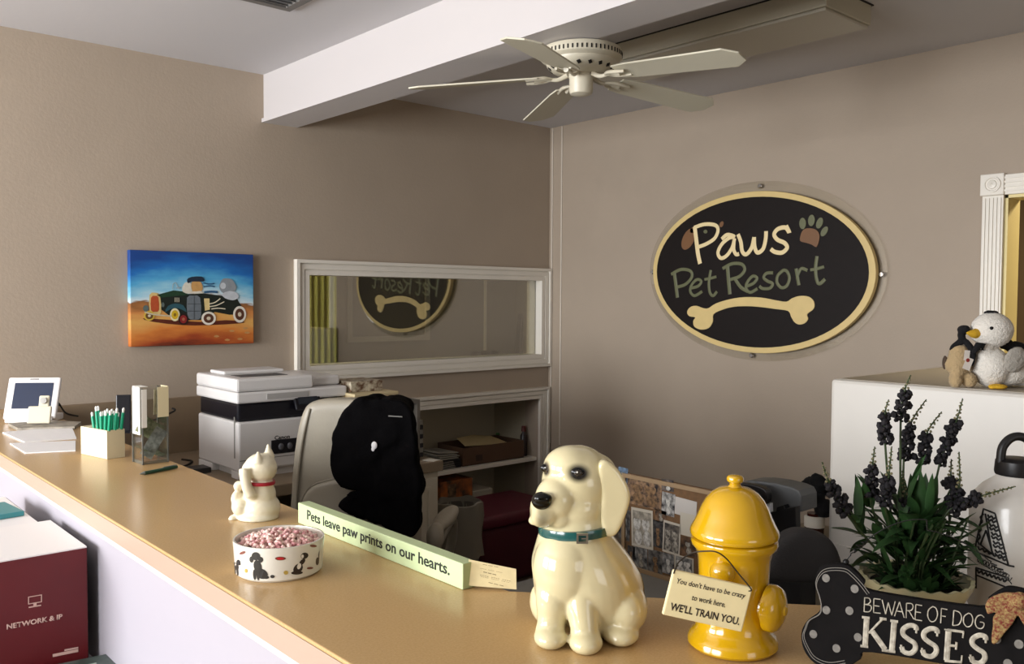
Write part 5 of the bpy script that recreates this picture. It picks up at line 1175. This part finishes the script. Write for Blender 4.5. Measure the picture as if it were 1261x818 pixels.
b = MB(); b.lathe([(110*KQ, -30*KQ), (172*KQ, -30*KQ), (184*KQ, 0), (172*KQ, 30*KQ), (110*KQ, 30*KQ)], Q(500, 398, -14), 40, rotm(0, math.radians(6), 0)); b.tube([Q(400, 380, -90), Q(350, 370, -110), Q(315, 440, -100)], [26*KQ, 30*KQ, 20*KQ], 10)
organic(b, 'neck_band', M_plb, pen_, .003, 3)
b = MB(); qe(b, 520, 108, 20, 60, 24, 60); qe(b, 700, 370, 110, 60, 50, 50); qe(b, 790, 400, 120, 90, 52, 60); organic(b, 'black_back', M_plb, pen_, .0035, 4, fz(.0015, 150))
b = MB(); qe(b, 650, 490, -125, 90, 115, 34, rotm(0, math.radians(28), 0)); organic(b, 'wing', mat('plush_grey', '#a39d93', .95, bump=.8, bscale=260), pen_, .0035, 4, fz(.0015, 150))
b = MB(); qe(b, 520, 716, -110, 78, 24, 60); qe(b, 465, 718, -130, 30, 18, 30); o = organic(b, 'foot', M_ply, pen_, .003, 4)
for v in o.data.vertices: v.co.z = max(v.co.z, .0004)
# small tan plush leaning on it
tp = local_thing('plush_cub', 'small tan plush toy with black hood and white tag leaning on the plush penguin', 'plush toy', pq_+RT*((240-520)*KQ)+FH*.004)
def Q2(x, z, y=0): return Vector(((x-255)*KQ, y*KQ, (705-z)*KQ))
def q2(mb, x, z, y, rx, rz_, ry): mb.ell(Q2(x, z, y), (rx*KQ, ry*KQ, rz_*KQ), None, 3)
M_tn = mat('plush_tan', '#b39a72', .95, bump=.8, bscale=240, sheen=.2, var=.1, vscale=40)
b = MB(); q2(b, 265, 500, 0, 88, 150, 90); q2(b, 270, 400, 0, 78, 60, 80); q2(b, 225, 640, -40, 52, 72, 60); q2(b, 340, 640, -40, 58, 66, 60); q2(b, 185, 520, 0, 30, 60, 40); q2(b, 240, 560, -30, 60, 90, 60)
o = organic(b, 'plush_body', M_tn, tp, .003, 4, fz(.0014, 160))
for v in o.data.vertices: v.co.z = max(v.co.z, .0004)
b = MB(); q2(b, 310, 220, 10, 50, 40, 60); b.tube(smoothline([Q2(345, 200, 0), Q2(285, 250, 0), Q2(280, 310, -20), Q2(215, 360, -10), Q2(195, 395, 0)], 4), [26*KQ, 30*KQ, 32*KQ, 22*KQ, 10*KQ], 12); b.tube(smoothline([Q2(300, 310, -40), Q2(345, 400, -70), Q2(350, 520, -60)], 4), [24*KQ, 30*KQ, 14*KQ], 12); organic(b, 'black_hood', M_plb, tp, .003, 4)
b = MB(); b.box(Q2(290, 430, -88), (.016, .0008, .030), rotm(0, .1, 0)); b.box(Q2(300, 500, -90), (.022, .0008, .036), rotm(0, .35, 0)); tg = b.build('tag', mat('tag_white', '#d8cfc4', .6), tp)
b = MB(); b.ell(Q2(298, 470, -91), (.006, .0006, .006), None, 2); b.build('tag_print', mat('tag_red', '#8a2a22', .5), tg)
b = MB(); q2(b, 168, 500, 30, 20, 62, 30); organic(b, 'dark_ear', mat('plush_brown', '#4a3c30', .95), tp, .003, 3)
# ================================================================== POTTED FLOWERS
dpot = 1.22; pot_p = gpos(1130, dpot, CT); sc2 = 2.726
flw = local_thing('potted_flowers', 'cream scalloped pot of dark purple artificial spike flowers behind the bone sign', 'potted plant', pot_p)
flw.location.z = CT+.0003
hp = .062; rp = 66*dpot/F
b = MB(); N_ = 20
b.lathe([(0, 0), (rp*.62, 0), (rp*.66, .006), (rp*.80, hp*.5), (rp*.97, hp*.86), (rp*1.0, hp), (rp*.93, hp), (rp*.86, hp*.8), (0, hp*.72)], seg=112, fn=lambda r, z, a: (r*(1+(.012*math.cos(N_*a) if z > .05 else 0))*math.cos(a), r*(1+(.012*math.cos(N_*a) if z > .05 else 0))*math.sin(a), z+(.0018*math.cos(N_*a) if z > .05 else 0)))
b.build('pot', mat('pot_cream', '#bfb994', .25, coat=.3), flw, True)
b = MB(); b.lathe([(0, hp*.80), (rp*.80, hp*.80), (rp*.84, hp*.70), (0, hp*.70)], seg=40); b.build('soil', mat('soil_dark', '#1c1712', .95, bump=.6), flw)
def PL(x, y, dep=0):
    p = at_depth(980+x/sc2, 440+y/sc2, dpot+dep); return flw.matrix_basis.inverted() @ p
random.seed(21)
M_st = mat('stem_green', '#2c3b1c', .6); M_lf = mat('leaf_green', '#2f4f28', .5, var=.35, vscale=25, spec=.4); M_fl = mat('floret_purple', '#0f0b11', .8, var=.3, vscale=60, bump=.3); M_tip = mat('tip_olive', '#6f6a4c', .8, var=.2, vscale=60)
SP = [ # tip, dark start, dark end, base, depth
 ((386, 60), (366, 112), (352, 215), (352, 560), .00), ((312, 142), (300, 188), (300, 292), (325, 600), -.02), ((438, 142), (385, 225), (362, 345), (365, 600), .02), ((490, 183), (440, 255), (420, 358), (405, 600), .01),
 ((560, 138), (540, 212), (482, 362), (440, 600), .00), ((265, 300), (258, 360), (250, 470), (290, 620), -.01), ((88, 352), (112, 420), (172, 528), (265, 640), -.03), ((548, 318), (548, 440), (515, 500), (440, 620), -.02),
 ((738, 434), (625, 466), (515, 515), (455, 640), -.04), ((775, 455), (742, 488), (684, 532), (500, 640), .02), ((322, 300), (312, 400), (300, 500), (335, 640), -.045), ((522, 342), (520, 400), (522, 440), (430, 600), .01),
 ((358, 380), (366, 470), (380, 520), (385, 640), .0)]
for tip, d0, d1, base, dep in SP:
    T, A_, B_, C_ = PL(*tip, dep), PL(*d0, dep*.9), PL(*d1, dep*.7), PL(*base, dep*.2)
    C_.z = max(C_.z, .05)
    fs = MB(); fs.tube(smoothline([C_, B_, A_, T], 6), [.0019, .0016, .0013, .0008], 6); so = fs.build('flower_stem', M_st, flw, True)
    fl = MB(); L_ = (A_-B_).length; n = max(16, int(L_/.0013)); ax = (A_-B_).normalized(); s1 = ax.orthogonal().normalized(); s2 = ax.cross(s1)
    for i in range(n):
        t = i/n; a = i*2.4; r = .0078*(1-.35*t)
        clump = .7+.5*abs(math.sin(t*L_*210))
        q_ = random.uniform(.6, 1.15); fl.ell(B_.lerp(A_, t)+(s1*math.cos(a)+s2*math.sin(a))*r*clump*q_, (.0052*clump*q_, .0044*clump, .0038*clump*q_), rotm(a, a*1.7, a), 1)
    fl.build('floret_cluster', M_fl, so)
    tl = MB(); L2 = (T-A_).length; n = max(8, int(L2/.0022)); ax = (T-A_).normalized(); s1 = ax.orthogonal().normalized(); s2 = ax.cross(s1)
    for i in range(n):
        t = i/n; a = i*2.4; r = .0042*(1-.7*t)
        tl.ell(A_.lerp(T, t)+(s1*math.cos(a)+s2*math.sin(a))*r*.8, (.0020*(1.1-.6*t),)*3, None, 1)
    tl.build('bud_tip', M_tip, so)
b = MB(); st_ = MB()
def lf(x, y, x2, y2, w, dep=0, dep2=0, droop=.1):
    p, q = PL(x, y, dep), PL(x2, y2, dep2); d = q-p; b.leaf(p, d, d.length, w, None, droop)
LV = [((230, 600), (120, 560)), ((250, 610), (195, 640)), ((215, 560), (200, 375)), ((225, 590), (170, 510)), ((560, 620), (625, 695)), ((560, 660), (560, 690)), ((520, 600), (600, 520)), ((540, 540), (640, 575)), ((470, 600), (575, 645)), ((430, 560), (570, 560)),
 ((360, 640), (420, 700)), ((300, 640), (270, 540)), ((330, 600), (290, 480)), ((370, 560), (350, 380)), ((395, 560), (390, 360)), ((420, 560), (430, 360)), ((440, 560), (470, 370)), ((380, 480), (440, 310)), ((470, 560), (540, 420)), ((300, 560), (210, 520)), ((480, 640), (580, 600)), ((280, 660), (185, 685)), ((500, 680), (580, 640)), ((440, 640), (380, 590)), ((410, 650), (460, 560)), ((350, 660), (320, 560)), ((250, 500), (235, 400)), ((280, 470), (200, 378)), ((500, 700), (550, 730)), ((260, 690), (215, 640))]
for (p, q) in LV:
    for r in range(2): lf(p[0]+random.uniform(-12, 12), p[1]+random.uniform(-8, 8), q[0]+random.uniform(-14, 14), q[1]+random.uniform(-14, 14), random.uniform(.0065, .0105), random.uniform(-.02, .02), random.uniform(-.05, .05))
for i in range(140):
    a = random.uniform(0, 2*pi); r0 = random.uniform(0, .04); z0_ = random.uniform(.055, .15)
    el_ = random.uniform(.1, 1.2); d = Vector((math.cos(a)*math.cos(el_), math.sin(a)*math.cos(el_), math.sin(el_)))
    b.leaf(Vector((math.cos(a)*r0, math.sin(a)*r0, z0_)), d, random.uniform(.04, .08), random.uniform(.006, .0105), None, random.uniform(.1, .5))
for i in range(70):
    a = random.uniform(0, 2*pi); r0 = random.uniform(.01, .045); el_ = random.uniform(.5, 1.3); d = Vector((math.cos(a)*math.cos(el_), math.sin(a)*math.cos(el_), math.sin(el_)))
    b.leaf(Vector((math.cos(a)*r0, math.sin(a)*r0, .048)), d, random.uniform(.03, .055), random.uniform(.006, .010), None, random.uniform(.0, .4))
b.build('foliage', M_lf, flw, 'all')
for i in range(30):
    a = random.uniform(0, 2*pi); r0 = random.uniform(.0, .035); st_.tube(smoothline([Vector((r0*math.cos(a), r0*math.sin(a), .045)), Vector((r0*1.4*math.cos(a), r0*1.4*math.sin(a), .09)), Vector((r0*2*math.cos(a+.4), r0*2*math.sin(a+.4), .15))], 3), .0015, 5)
st_.build('stems', M_st, flw, True)
# ================================================================== BONE SIGN
hdg = math.radians(62.7); dvec = (-FH*math.cos(hdg)+RT*math.sin(hdg)).normalized()   # local x: to the right and nearer
bc_ = gpos(1138, 1.005, CT+.0006)
nb_ = dvec.cross(UZ).normalized()                                        # facing the camera
if nb_.dot(CAM-bc_) < 0: nb_ = -nb_
nbt = (nb_*math.cos(math.radians(4))+UZ*math.sin(math.radians(4)))
Mb = plane(bc_, nbt, dvec); bn = thing('bone_sign', 'black polka-dot wooden bone sign with dog kisses wording in front of the flower pot', 'sign', M=Mb)
pbn = Plot(Mb, 960, 640, 4.189)
left = [(480, 352), (440, 300), (392, 248), (340, 214), (250, 214), (200, 242), (184, 300), (198, 370), (214, 425), (196, 468), (146, 505), (118, 545), (112, 600), (130, 665), (178, 722), (250, 752), (350, 742), (420, 702), (478, 668)]
Lp = pbn.l(left); mid = pbn(745, 540)[0]
zmin = min(p[1] for p in Lp); 
Lp = [(p[0], p[1]-zmin) for p in Lp]
BZ0 = -zmin
def bp(x, y): p = pbn(x, y); return (p[0], p[1]-zmin)
class PB2:
    def __call__(s, x, y): return bp(x, y)
    def l(s, pts): return [bp(*p) for p in pts]
pB = PB2()
Rp = [(2*mid-p[0], p[1]) for p in Lp[::-1]]
ol = ccw(sm2(Lp+Rp, 4)); print('bone zmin', zmin)
b = MB(); b.prism(ol, -.012, 0, None, .0015); b.build('board', mat('bone_black', '#121010', .85, spec=.15, var=.3, vscale=30, bump=.3, bscale=40), bn)
M_ch = mat('chalk_white', '#b7b0a0', .8, vscale=160, col2='#8d8678')
for (x, y) in ((240, 283), (388, 338), (242, 448), (361, 451), (175, 572), (405, 588), (294, 645), (1235, 622), (1178, 722), (1120, 596)):
    c = bp(x, y); b = MB(); b.prism(ellpts(c[0], c[1], 20/4.189*1.02/F, 22/4.189*1.02/F, 24), 0, .0008); b.build('polka_dot', mat('dot_grey', '#7b7770', .7, var=.3, vscale=200), bn)
def words(name, strokes, th, dz=.0006, m=M_ch):
    b = MB()
    for (pts, w) in strokes: stroke(b, pB, pts, w, dz, th, 4, 6)
    return b.build(name, m, bn)
w1 = .00062
bw_l = [([(440, 382), (437, 455)], w1), ([(440, 384), (462, 386), (470, 402), (458, 416), (440, 418)], w1), ([(440, 418), (470, 424), (474, 442), (462, 456), (437, 455)], w1),
 ([(488, 388), (486, 460), ], w1), ([(488, 388), (522, 392)], w1), ([(487, 424), (516, 428)], w1), ([(486, 460), (522, 464)], w1),
 ([(530, 394), (548, 468)], w1), ([(548, 468), (562, 408)], w1), ([(562, 408), (580, 474)], w1), ([(580, 474), (598, 402)], w1),
 ([(594, 478), (620, 405)], w1), ([(620, 405), (644, 486)], w1), ([(604, 452), (636, 456)], w1),
 ([(656, 412), (654, 488)], w1), ([(656, 412), (682, 414), (690, 430), (680, 448), (655, 450)], w1), ([(668, 450), (694, 494)], w1),
 ([(704, 418), (700, 496)], w1), ([(704, 418), (736, 424)], w1), ([(702, 456), (730, 460)], w1), ([(700, 496), (736, 502)], w1),
 ([(792, 428), (770, 446), (766, 480), (782, 506), (804, 500), (816, 470), (808, 438), (790, 428)], w1),
 ([(836, 438), (832, 514)], w1), ([(836, 438), (866, 444)], w1), ([(834, 476), (858, 480)], w1),
 ([(900, 448), (894, 526)], w1), ([(900, 448), (928, 458), (940, 486), (926, 520), (894, 526)], w1),
 ([(976, 462), (954, 478), (950, 508), (966, 532), (988, 526), (998, 498), (990, 470), (974, 462)], w1),
 ([(1056, 484), (1040, 472), (1020, 480), (1010, 506), (1018, 534), (1040, 542), (1054, 530), (1054, 512), (1034, 508)], w1)]
words('small_lettering', bw_l, .0006)
W2_ = .0031
def serif(x, y, d=20): return ([(x-d, y-2), (x+d, y+3)], .0016)
kis = [([(450, 492), (442, 630)], W2_), ([(535, 490), (462, 566)], .0013), ([(478, 556), (545, 650)], W2_), serif(446, 486), serif(438, 634), serif(535, 492, 18), serif(548, 656),
 ([(592, 508), (580, 656)], W2_), serif(592, 504), serif(578, 660)]
def S(x, y, s=1):   # slab S centred
    return [([(x+34*s, y-52*s), (x+30*s, y-70*s), (x, y-76*s), (x-32*s, y-58*s), (x-34*s, y-30*s), (x-8*s, y-6*s), (x+24*s, y+16*s), (x+28*s, y+46*s), (x+4*s, y+68*s), (x-30*s, y+60*s), (x-42*s, y+34*s)], W2_*.9), ([(x+36*s, y-72*s), (x+34*s, y-36*s)], .0012), ([(x-44*s, y+24*s), (x-42*s, y+62*s)], .0012)]
kis += S(672, 602)+S(780, 618)+[([(872, 556), (862, 706)], W2_), ([(866, 548), (950, 560), ], .0015), ([(950, 556), (946, 590)], .0009), ([(868, 628), (912, 632)], .0015), ([(914, 612), (911, 650)], .0012), ([(852, 708), (940, 716)], .0015), ([(942, 680), (938, 720)], .0009), ([(850, 546), (880, 550)], .0009)]+S(1030, 652)
words('big_lettering', kis, .0009)
olm = []
cL = (sum(p[0] for p in Lp)/len(Lp), sum(p[1] for p in Lp)/len(Lp))
b = MB()
for d in (.0045, .0075):
    pts = [Vector((p[0]+(cL[0]-p[0])*d/.06+.0008*math.sin(i*3), p[1]+(cL[1]-p[1])*d/.06, .0004)) for i, p in enumerate(Lp[:17])]
    b.tube(smoothline(pts, 5), .00045, 6, flat=.0004)
b.build('chalk_outline', mat('chalk_dim', '#77736c', .7), bn)
# wire coil from the left lobe to the right lobe
b = MB(); wl = bp(340, 205); wr = (2*mid-wl[0], wl[1]); 
pts = []
for i in range(220):
    t = i/219; x = wl[0]+(wr[0]-wl[0])*t; z = wl[1]+.062*math.sin(pi*t)**.8*(1 if t < .5 else .8)
    a = t*2*pi*40; r = .0045*max(0, 1-abs(t-.09)/.07)+.0045*max(0, 1-abs(t-.93)/.07)
    pts.append(Vector((x+r*math.cos(a), z+r*.3*math.sin(a), -.006+r*math.sin(a))))
b.tube(pts, .0007, 6); b.ell((wl[0], wl[1], -.006), (.004, .004, .004), None, 2); b.build('wire_hanger', mat('wire_black', '#181818', .4, metal=.5), bn, True)
# bow
M_bow = mat('bow_gingham', '#641e17', .9, vscale=420, col2='#8d774a', bump=.5, bscale=300)
bo = MB(); 
for poly in ([(1246, 360), (1215, 350), (1150, 352), (1085, 378), (1062, 410), (1066, 445), (1078, 462), (1130, 440), (1190, 420), (1240, 400)], [(1215, 398), (1165, 425), (1105, 470), (1098, 520), (1092, 590), (1098, 614), (1120, 606), (1160, 560), (1200, 510), (1232, 440)], [(1225, 400), (1222, 440), (1240, 480), (1262, 520), (1290, 540), (1300, 500), (1270, 450), (1250, 400)], [(1240, 362), (1290, 350), (1350, 352), (1390, 390), (1380, 440), (1330, 430), (1250, 405)]):
    bo.prism(ccw(sm2(pB.l(poly), 3)), .003, .0085, None, .001)
c = bp(1236, 388); bo.ell((c[0], c[1], .009), (.009, .010, .007), None, 3)
organic(bo, 'ribbon_bow', M_bow, bn, .0016, 2, lambda c: .0008*noise.noise(c*90))
# ================================================================== WATER BOTTLE
dbt = 1.26; pbt = gpos(1252, dbt, CT+.0004); rbt = 52*dbt/F
wb = local_thing('water_bottle', 'white steel water bottle with black loop lid and zigzag letter A', 'bottle', pbt)
zt_of = lambda y: at_depth(1252, y, dbt).z-CT
s1_, s2_ = zt_of(620), zt_of(585)
b = MB(); b.lathe([(0, 0), (rbt*.95, 0), (rbt, .006), (rbt, s1_), (rbt*.93, s1_+.012), (rbt*.72, s1_+.026), (rbt*.46, s2_-.004), (rbt*.44, s2_), (0, s2_)], seg=64); b.build('bottle_body', mat('bottle_white', '#c9c5bd', .3, coat=.3), wb, True)
b = MB(); b.lathe([(0, s2_), (rbt*.47, s2_), (rbt*.49, s2_+.004), (rbt*.47, s2_+.020), (rbt*.36, s2_+.024), (0, s2_+.024)], seg=40)
zc2 = s2_+.018; b.tube(smoothline([(-rbt*.40, 0, zc2), (-rbt*.36, 0, zc2+.022), (-rbt*.14, 0, zc2+.036), (rbt*.14, 0, zc2+.036), (rbt*.36, 0, zc2+.022), (rbt*.40, 0, zc2)], 5), .0062, 12); b.build('loop_lid', mat('lid_black', '#161516', .4), wb, True)
Wi = wb.matrix_basis.inverted()
def cyl_hit(x, y, lift=.0004):
    d = ray(x, y); o_ = CAM-wb.location; r = rbt+lift; a = d.x**2+d.y**2; bq = 2*(o_.x*d.x+o_.y*d.y); c = o_.x**2+o_.y**2-r*r
    D_ = bq*bq-4*a*c
    t = (-bq-math.sqrt(max(D_, 0)))/(2*a); return Wi @ (CAM+d*t)
def bt(x, y, lift=.0004): return cyl_hit(1130+x/3.146, 480+y/3.146, lift)
def bstroke(mb, pts, w):
    P = smoothline([bt(*p) for p in pts], 3) if len(pts) > 2 else [bt(pts[0][0]+(pts[1][0]-pts[0][0])*i/6, pts[0][1]+(pts[1][1]-pts[0][1])*i/6) for i in range(7)]
    mb.tube(P, w, 6)
b = MB()
for pts in ([(255, 462), (225, 600)], [(255, 462), (300, 480)], [(300, 480), (352, 682)], [(225, 628), (352, 682)], [(225, 600), (225, 628)], [(262, 480), (290, 640)], [(265, 545), (243, 600)], [(265, 545), (292, 640)], [(243, 600), (292, 640)], [(226, 690), (352, 730)], [(226, 690), (226, 770)], [(226, 718), (352, 770)], [(352, 682), (375, 686)]):
    bstroke(b, pts, .0013)
def zig(x0, y0, x1, y1, n, amp):
    pts = []
    L_ = math.hypot(x1-x0, y1-y0); ux, uy = (x1-x0)/L_, (y1-y0)/L_
    for i in range(n+1): s_ = amp*(1 if i % 2 else -1); pts.append((x0+(x1-x0)*i/n-uy*s_, y0+(y1-y0)*i/n+ux*s_))
    for p, q in zip(pts, pts[1:]): bstroke(b, [p, q], .0014)
for k in range(5): 
    y = 488+k*34; xl = 266+k*7; 
    for d in (0, 14): 
        x0, x1 = xl+4, xl+36+k*3
        zig(x0, y+d, x1, y+d+12, 4, 5)
zig(250, 480, 234, 600, 8, 5); zig(232, 612, 345, 662, 12, 5); zig(230, 702, 345, 742, 14, 6)
b.build('letter_pattern', mat('bottle_black', '#151515', .5), wb)
b = MB()
pts = []
for i in range(60): t = i/59; pts.append((232+125*t+9*math.sin(i*1.2), 655+75*t+12*math.cos(i*1.2)))
b.tube([bt(*p) for p in pts], .0006, 5); b.build('script_name', mat('bottle_black', '#151515', .5), wb)
# ================================================================== LIGHT
def area(name, loc, rot, sx, sy, power, col):
    l = bpy.data.lights.new(name, 'AREA'); l.shape = 'RECTANGLE'; l.size = sx; l.size_y = sy; l.energy = power; l.color = col
    o = bpy.data.objects.new(name, l); COL.objects.link(o); o.location = loc; o.rotation_euler = rot; return o
for i, (y0, y1) in enumerate(LW):
    area('daylight_window', (XL-.04, (y0+y1)/2, (LZ0+LZ1)/2), (0, -pi/2, 0), LZ1-LZ0, y1-y0, (95, 190)[i], (.96, .975, 1))
area('daylight_window', (.4, YF-.05, 1.5), (-pi/2, 0, pi), 1.2, 1.2, 9, (1, .96, .9))
area('hall_lamp', (XB+.8, 1.0, 2.3), (0, 0, 0), .3, .3, 30, (1, .82, .5))
area('curtain_fill_light', (2.0, YA+1.3, 2.45), (0, 0, 0), .5, .5, 40, (1, .93, .7))  # unseen light added to brighten the curtain and room behind the glass
w = bpy.data.worlds.new('world'); SC.world = w; w.use_nodes = True
w.node_tree.nodes['Background'].inputs['Color'].default_value = (.75, .85, 1, 1); w.node_tree.nodes['Background'].inputs['Strength'].default_value = .6
SC.view_settings.view_transform = 'Standard'; SC.view_settings.look = 'None'; SC.view_settings.gamma = 1; SC.view_settings.use_curve_mapping = False
SC.view_settings.exposure = 0.0
